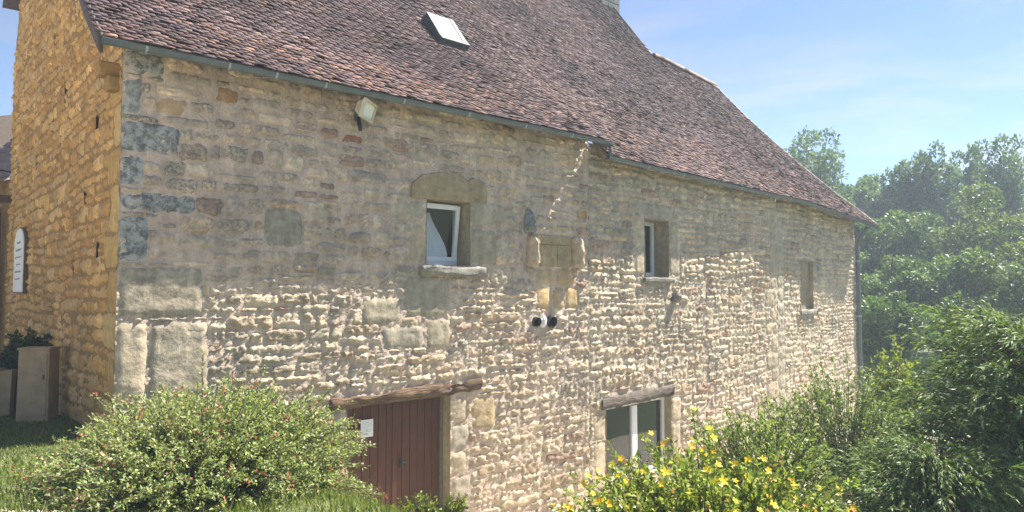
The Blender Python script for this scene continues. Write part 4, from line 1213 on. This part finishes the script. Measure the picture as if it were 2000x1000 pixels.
def flower_mesh(c, ax, r, rg, npet=5):
    ax = Vector(ax).normalized(); x = ax.orthogonal().normalized(); y = ax.cross(x)
    V = []; F = []
    for k in range(npet):
        a = 2 * math.pi * (k + .2 * rg.random()) / npet; d = x * math.cos(a) + y * math.sin(a); s = x * -math.sin(a) + y * math.cos(a)
        b = len(V)
        V += [c + d * r * .08, c + d * r * .55 + s * r * .34 + ax * r * .16, c + d * r * 1.0 + s * r * .16 + ax * r * .22, c + d * r * 1.0 - s * r * .2 + ax * r * .2, c + d * r * .55 - s * r * .32 + ax * r * .14]
        F += [(b, b + 1, b + 2), (b, b + 2, b + 3), (b, b + 3, b + 4)]
    b = len(V)
    for k in range(6):
        a = math.pi * k / 3; V.append(c + (x * math.cos(a) + y * math.sin(a)) * r * .16 + ax * r * .25)
    V.append(c + ax * r * .34)
    F += [(b + k, b + (k + 1) % 6, b + 6) for k in range(6)]
    return np.array(V), np.array(F)

# ------------------------------------------------------------------ near plants
SAGE = [(.255, .325, .125), (.30, .365, .14), (.21, .275, .105), (.33, .375, .175), (.15, .20, .08), (.34, .34, .15)]
b1 = (-3.12, 7.35); z1 = float(ground(*b1))
bz = -.55
sal, ends, tn = shrub("sage_bush", "big rounded green bush with tiny red flowers in front of the door", (b1[0], b1[1], bz), (1.72, 1.8, 1.10), 2200, 50, .040, .020, SAGE, 21, s0=.36, wild=.16, spread=.4, thmax=1.6)
rg = np.random.default_rng(5)
sel = rg.choice(len(ends), 230, replace=False)
P = np.repeat(ends[sel], 6, 0) + rg.normal(0, .024, (230 * 6, 3))
Vv, Ff = leaf_quads(P, rand_dirs(rg, len(P)) + np.array([0, 0, .4]), np.full(len(P), .034), np.full(len(P), .022), rg)
fast("red_blossoms", Vv, Ff, M_PETAL, sal, tint=tints(rg, [(.40, .08, .05), (.33, .11, .075), (.42, .19, .13), (.27, .10, .06)], len(P)), kind="stuff")

HYP = [(.23, .30, .06), (.29, .36, .07), (.17, .24, .05), (.36, .39, .10), (.11, .165, .04), (.40, .31, .10)]
b2 = (1.72, 6.4); z2 = -1.15
hyp, ends2, tn2 = shrub("yellow_flowering_bush", "yellow-flowered bush in the foreground below the two-leaf window", (b2[0], b2[1], z2), (1.5, 1.15, 1.30), 800, 40, .062, .028, HYP, 33, s0=.45, wild=.12, pw=[.24, .24, .2, .15, .12, .05], spread=.4)
front = [i for i in range(len(ends2)) if ends2[i, 2] > z2 + .55 and ends2[i, 1] < b2[1] + .75]
rg = np.random.default_rng(8)
for i in rg.choice(front, 120, replace=False):
    ax = np.array([rg.normal(0, .4), -.7 + rg.normal(0, .3), .75])
    r = rg.uniform(.024, .044)
    V_, F_ = flower_mesh(Vector(ends2[i]) + Vector((0, -.03, .035)), ax, r, rg)
    t_ = np.array([(.85, .60, .01), (.88, .66, .02), (.80, .50, .01)][rg.integers(3)])
    fast("flower", V_, F_, M_PETAL, hyp, tint=np.repeat(np.append(t_, 1)[None], len(V_), 0))
sel = rg.choice(len(ends2), 90, replace=False)
P = np.repeat(ends2[sel], 4, 0) + rg.normal(0, .02, (360, 3))
Vv, Ff = leaf_quads(P, rand_dirs(rg, len(P)) + np.array([0, 0, .6]), np.full(len(P), .035), np.full(len(P), .022), rg)
fast("withered_blossoms", Vv, Ff, M_PETAL, hyp, tint=tints(rg, [(.50, .25, .08), (.42, .17, .07), (.55, .36, .12)], len(P)), kind="stuff")

LIME = [(.22, .29, .08), (.27, .34, .10), (.17, .235, .065), (.31, .36, .14), (.12, .17, .05)]
shrub("leafy_shrub", "airy light green shrub between yellow flowers and the stone wall", (3.45, 10.2, -1.9), (1.35, 1.0, 2.0), 320, 40, .07, .03, LIME, 41, s0=.3, wild=.25)
shrub("leafy_shrub", "grey-green shrub against the wall below the blind window", (6.5, 14.2, -2.4), (1.8, 1.3, 2.45), 380, 40, .085, .036, [(.17, .23, .08), (.21, .275, .10), (.13, .18, .06), (.25, .29, .13)], 42, s0=.25, wild=.3)
shrub("leafy_shrub", "yellow-green sapling beside the downpipe at the wall's end", (8.9, 16.8, -2.9), (1.0, .9, 3.3), 160, 34, .11, .06, [(.26, .32, .05), (.33, .36, .07), (.18, .24, .05)], 43, s0=.35, wild=.4, thmax=1.0)
shrub("ground_cover_plant", "low bright green plant at the foot of the brown door", (-.95, 8.3, -1.62), (.75, .5, .92), 260, 26, .06, .026, [(.16, .20, .03), (.20, .24, .04), (.11, .15, .03)], 44, s0=.2, wild=.05, cat="plant")
shrub("potted_plant", "dark leafy plant growing out of the black pot by the gable", (-9.0, 13.45, .05), (.6, .45, .72), 150, 36, .10, .05, [(.04, .08, .025), (.06, .11, .04), (.03, .055, .02)], 45, s0=.3, cat="plant")
frustum_pot("round_pot", (-9.0, 13.45, float(ground(-9.0, 13.45)) - .02), .30, .42, .68, "large black round pot between cream planter and cabinet", M_BLACK, sq=False)
frustum_pot("tall_planter", (-8.98, 12.85, float(ground(-8.98, 12.85)) - .02), .10, .15, .78, "slim cream tapered planter in front of the black pot", M_CREAM)
frustum_pot("tall_planter", (-9.3, 12.8, float(ground(-9.3, 12.8)) - .02), .2, .28, .8, "cream tapered planter cut by the photo's left edge", M_CREAM)

# feathery conifers on the right
def conifer(name, label, base, h, R, nbr, seed, pal, group=None, lean=(0, 0)):
    rg = np.random.default_rng(seed)
    root = empty(name, base, label, "conifer", group)
    bx, by, bz = base
    MB().tube([(bx, by, bz - .1), (bx + lean[0] * .5, by + lean[1] * .5, bz + h * .5), (bx + lean[0], by + lean[1], bz + h * .95)], [.09, .06, .015], 8).build("trunk", M_BARK, root, smooth=True)
    k = rg.random(nbr) ** .8
    ph = rg.uniform(0, 2 * math.pi, nbr)
    st = np.stack([bx + lean[0] * k, by + lean[1] * k, bz + h * k * .9], -1)
    ln = R * (1 - .62 * k) * rg.uniform(.7, 1.15, nbr)
    dr = np.stack([np.cos(ph), np.sin(ph), 0 * ph], -1)
    end = st + dr * ln[:, None] + np.array([0, 0, 1.0]) * (ln * rg.uniform(.10, .55, nbr))[:, None]
    mid = st + dr * ln[:, None] * .5 + np.array([0, 0, 1.0]) * (ln * rg.uniform(.3, .5, nbr))[:, None]
    cv = bezier(st, mid, end, 7); stems_mesh("branches", cv, .018, .004, M_TWIG, root)
    # drooping sprays off each branch
    ns = 15; s = rg.uniform(.10, 1.0, (nbr, ns))[..., None]
    P = (1 - s) ** 2 * st[:, None] + 2 * s * (1 - s) * mid[:, None] + s * s * end[:, None]
    T = 2 * (1 - s) * (mid - st)[:, None] + 2 * s * (end - mid)[:, None]; T /= np.linalg.norm(T, axis=2)[..., None]
    P = P.reshape(-1, 3); T = T.reshape(-1, 3); n = len(P)
    sd = T * .9 + rand_dirs(rg, n) * .55; sd /= np.linalg.norm(sd, axis=1)[:, None]
    sl = rg.uniform(.16, .38, n) * R / 1.8
    e = P + sd * sl[:, None] - np.array([0, 0, .22]) * sl[:, None]; mdp = P + sd * sl[:, None] * .55 + np.array([0, 0, .12]) * sl[:, None]
    nn = 15; q = rg.uniform(0, 1, (n, nn))[..., None]
    LP = ((1 - q) ** 2 * P[:, None] + 2 * q * (1 - q) * mdp[:, None] + q * q * e[:, None]).reshape(-1, 3)
    LT = (2 * (1 - q) * (mdp - P)[:, None] + 2 * q * (e - mdp)[:, None]).reshape(-1, 3); LT /= np.linalg.norm(LT, axis=1)[:, None] + 1e-9
    m = len(LP)
    V, F = leaf_quads(LP, LT * 1.0 + rand_dirs(rg, m) * .42, rg.uniform(.05, .10, m) * R / 1.8, rg.uniform(.010, .018, m) * R / 1.8, rg, fold=.05)
    fast("crown", V, F, M_NEEDLE, root, tint=tints(rg, pal, m))
CON = [(.12, .19, .07), (.155, .235, .085), (.20, .275, .10), (.085, .14, .05), (.26, .31, .13)]
conifer("feathery_conifer", "large feathery dark green conifer at the photo's right edge", (6.4, 8.9, -2.2), 3.55, 2.2, 330, 51, CON)
conifer("feathery_conifer", "feathery conifer spreading low in front of the wall's far corner", (4.75, 8.2, -2.1), 2.0, 1.6, 240, 52, CON)
conifer("feathery_conifer", "taller blue-green conifer behind the feathery ones, right of the downpipe", (10.6, 14.2, -2.9), 4.1, 2.7, 300, 53, [(.08, .13, .07), (.10, .155, .08), (.06, .10, .055), (.13, .18, .09)])

# ------------------------------------------------------------------ grass blades (stuff)
rg = np.random.default_rng(3)
def blades(n, x0, x1, y0, y1, h, seed, cond=None):
    rg = np.random.default_rng(seed)
    x = rg.uniform(x0, x1, n); y = rg.uniform(y0, y1, n)
    if cond is not None:
        k = cond(x, y); x, y = x[k], y[k]
    n = len(x); z = ground(x, y)
    P = np.stack([x, y, z - .01], -1)
    ax = np.stack([rg.normal(0, .35, n), rg.normal(0, .35, n), np.ones(n)], -1)
    return leaf_quads(P, ax, h * rg.uniform(.5, 1.3, n), np.full(n, .014), rg, fold=.1, narrow=.3), n
def off_path(x, y):
    return y > yard_edge(x) - .12 * np.random.default_rng(1).random(len(x))
def off_bounce_gravel(x, y):
    q = (x - B[0]) * d2[1] - (y - B[1]) * d2[0]
    return q > 4.2 + .6 * np.random.default_rng(2).random(len(x))
(V1, F1), n1 = blades(42000, -9.5, -3.0, 4.8, 12.5, .075, 61, lambda x, y: off_path(x, y) & ((x < -4.1) | (y > 8.5)))
(V2, F2), n2_ = blades(16000, -3, 1.5, 5.0, 9.5, .16, 62, lambda x, y: (y > 8.2) & off_path(x, y))
(V5, F5), n5_ = blades(14000, -4.3, 1.0, 5.2, 8.5, .11, 65)
(V3, F3), n3_ = blades(12000, 2.0, 6.5, 4.8, 9.0, .3, 63)
(V4, F4), n4_ = blades(26000, -2.5, 8.0, 8.5, 20.0, .32, 64, off_bounce_gravel)
F3 = np.concatenate([F3, F4 + len(V3), F5 + len(V3) + len(V4)]); V3 = np.concatenate([V3, V4, V5]); n3_ += n4_ + n5_
VV = np.concatenate([V1, V2, V3]); FF = np.concatenate([F1, F2 + len(V1), F3 + len(V1) + len(V2)])
fast("grass", VV, FF, M_LEAF, tint=tints(rg, [(.13, .18, .035), (.17, .21, .05), (.10, .14, .03), (.22, .22, .08)], n1 + n2_ + n3_), kind="stuff", label="short green lawn grass and rough verge blades", cat="grass")
# pebbles on the path
n = 2500
px_ = rg.uniform(-6.5, -1.5, n); py_ = yard_edge(px_) - rg.exponential(.5, n); pz_ = ground(px_, py_) + .035
oct_ = np.array([(1, 0, 0), (0, 1, 0), (-1, 0, 0), (0, -1, 0), (0, 0, .7), (0, 0, -.7)], float)
sz = rg.uniform(.008, .022, (n, 1, 1)); V = np.stack([px_, py_, pz_], -1)[:, None] + oct_[None] * sz * rg.uniform(.6, 1.3, (n, 6, 1))
F = np.array([(0, 1, 4), (1, 2, 4), (2, 3, 4), (3, 0, 4), (1, 0, 5), (2, 1, 5), (3, 2, 5), (0, 3, 5)])
fast("gravel", V.reshape(-1, 3), (F[None] + (np.arange(n) * 6)[:, None, None]).reshape(-1, 3), M_GRAVEL, kind="stuff", label="loose pale pebbles on the path", cat="gravel")

# ------------------------------------------------------------------ trees behind
def tree(name, label, x, y, ztop, width, kind, seed, pal, nleaf=9000, leaf=.30, group="trees behind the house"):
    rg = np.random.default_rng(seed)
    zb = float(ground(x, y)) - .2; h = ztop - zb
    root = empty(name, (x, y, zb), label, "tree", group)
    R = width / 2
    if kind == 'poplar':
        npl = 11; per = 9; nc = npl * per
        pa = rg.uniform(0, 2 * math.pi, npl); po = R * rg.uniform(.25, .78, npl); ph_ = rg.uniform(.80, 1.0, npl); po[0] = .1 * R; ph_[0] = 1.0
        k = np.tile(np.linspace(.0, 1, per), npl); pi_ = np.repeat(np.arange(npl), per)
        out_r = po[pi_] * (.35 + .65 * k ** .8)
        C = np.stack([x + out_r * np.cos(pa[pi_]), y + out_r * np.sin(pa[pi_]), zb + h * (.16 + (ph_[pi_] - .18) * k)], -1) + rg.normal(0, .05 * R, (nc, 3))
        s_ = R * .34 * (np.sin(math.pi * (.25 + .52 * k)) ** .8) + .04 * R
        rad = np.stack([s_, s_, np.full(nc, h * .075)], -1)
    else:
        nc = 64
        d = rand_dirs(rg, nc); d[:, 2] = d[:, 2] * .9 + .1
        rr = rg.uniform(.35, .85, nc)
        Hc = h * (.43 if kind == 'broad' else .46)
        C = np.stack([x + d[:, 0] * R * rr, y + d[:, 1] * R * rr, zb + h * (.60 if kind == 'broad' else .5) + d[:, 2] * Hc * rr], -1)
        s_ = rg.uniform(.15, .32, nc) * R
        rad = np.stack([s_, s_, s_ * .8], -1)
        top = zb + h
        C[:, 2] = np.minimum(C[:, 2], top - rad[:, 2] * .8)
    # trunk and limbs
    mb = MB(); mb.tube([(x, y, zb), (x + .1 * R, y, zb + h * .35), (x - .05 * R, y, zb + h * .7), (x, y, zb + h * .92)], [h * .022, h * .016, h * .009, .02], 8)
    for i in range(0, nc, 3):
        c = C[i]; z0 = zb + h * rg.uniform(.25, .5); z0 = min(z0, c[2] - .5)
        mb.tube([(x, y, z0), ((x + c[0]) / 2, (y + c[1]) / 2, (z0 + c[2]) / 2 + .1 * R), tuple(c)], [h * .008, h * .005, .02], 5)
    mb.build("trunk", M_BARK, root)
    ci = rg.choice(nc, nleaf, p=(rad[:, 0] ** 2) / np.sum(rad[:, 0] ** 2))
    dd = rand_dirs(rg, nleaf); dd[:, 2] = np.abs(dd[:, 2]) * np.where(rg.random(nleaf) < .72, 1, -1)
    sc = rg.uniform(.55, 1.12, nleaf) ** .7
    P = C[ci] + dd * rad[ci] * sc[:, None]
    P += .12 * R * np.stack([fbm(P[:, 0] * 1.1, P[:, 2] * 1.1, 3, 2), fbm(P[:, 1] * 1.1, P[:, 2] * 1.1, 4, 2), fbm(P[:, 0] * 1.1, P[:, 1] * 1.1, 5, 2)], -1)
    ax = dd * .6 + rand_dirs(rg, nleaf) * .8 + np.array([0, 0, .6 if kind == 'poplar' else -.1])
    V, F = leaf_quads(P, ax, leaf * rg.uniform(.6, 1.3, nleaf), leaf * .62 * rg.uniform(.7, 1.2, nleaf), rg)
    cl = np.array(pal)[rg.integers(len(pal), size=nc)][ci] * rg.uniform(.75, 1.25, (nleaf, 1))
    fast("crown", V, F, M_LEAF, root, tint=np.repeat(np.concatenate([cl, np.ones((nleaf, 1))], 1), 4, 0))
def at(px, Z): return (px - 1000) / 1400 * Z
def zt(py, Z): return 1.6 + (570 - py) / 1400 * Z
POP = [(.10, .165, .075), (.13, .20, .09), (.09, .15, .07), (.155, .215, .10)]
OAK = [(.085, .15, .05), (.11, .18, .06), (.07, .12, .042), (.135, .20, .065)]
LGT = [(.13, .18, .05), (.16, .20, .06), (.10, .15, .045)]
TREES = [
    ("broadleaf_tree", "hazy tree filling the gap just right of the poplar by the roof", 1648, 318, 170, 68, 'broad', OAK),
    ("broadleaf_tree", "hazy tree low between the slim poplar and the rounded tree", 1738, 352, 150, 64, 'broad', OAK),
    ("poplar", "tall poplar rising just behind the tiled roof's low end", 1588, 270, 140, 62, 'poplar', POP),
    ("broadleaf_tree", "rounded hazy tree between two groups of poplars", 1702, 340, 160, 74, 'broad', OAK),
    ("poplar", "slim poplar at the near end of the right poplar row", 1768, 338, 75, 60, 'poplar', POP),
    ("poplar", "second poplar of the row, tall with a ragged top", 1836, 296, 105, 58, 'poplar', POP),
    ("poplar", "third poplar of the row with thin gaps in its crown", 1902, 304, 100, 60, 'poplar', POP),
    ("poplar", "last and tallest poplar at the photo's right edge", 1968, 285, 110, 56, 'poplar', POP),
    ("broadleaf_tree", "mid-green tree whose crown starts at the roof's lowest corner", 1655, 385, 150, 50, 'broad', OAK),
    ("broadleaf_tree", "broad tree below the slim poplar", 1775, 405, 200, 48, 'broad', OAK),
    ("broadleaf_tree", "light green tree under the tallest poplars", 1930, 370, 230, 44, 'broad', LGT),
    ("broadleaf_tree", "dense dark tree close behind the downpipe corner", 1745, 465, 210, 38, 'low', OAK),
    ("broadleaf_tree", "full round tree at mid-height right of the house", 1885, 455, 230, 36, 'low', OAK),
    ("broadleaf_tree", "leafy tree cut by the photo's right edge at mid-height", 2010, 420, 230, 33, 'low', LGT),
    ("broadleaf_tree", "low dark tree filling the gap beside the house corner", 1745, 545, 170, 31, 'low', OAK),
]
for i, (nm, lb, px, py, wp, Z, kd, pal) in enumerate(TREES):
    tree(nm, lb, at(px, Z), Z, zt(py, Z), wp * Z / 1400, kd, 100 + i, pal, nleaf=15000 if kd != 'poplar' else 20000, leaf=.0054 * Z)

# ------------------------------------------------------------------ haze
hz = MB().box((45, 60, 12.5), (130, 0, 0), (0, 95, 0), (0, 0, 20.5))
m_, nt_, out_ = new_mat("summer_haze")
pv = N(nt_, "ShaderNodeVolumePrincipled")
pv.inputs['Color'].default_value = (.74, .87, 1.0, 1); pv.inputs['Density'].default_value = .0020; pv.inputs['Anisotropy'].default_value = .1
nt_.links.new(pv.outputs[0], out_.inputs['Volume'])
hz.build("haze", m_, kind="stuff", label="pale summer haze in the air over the valley", cat="haze")
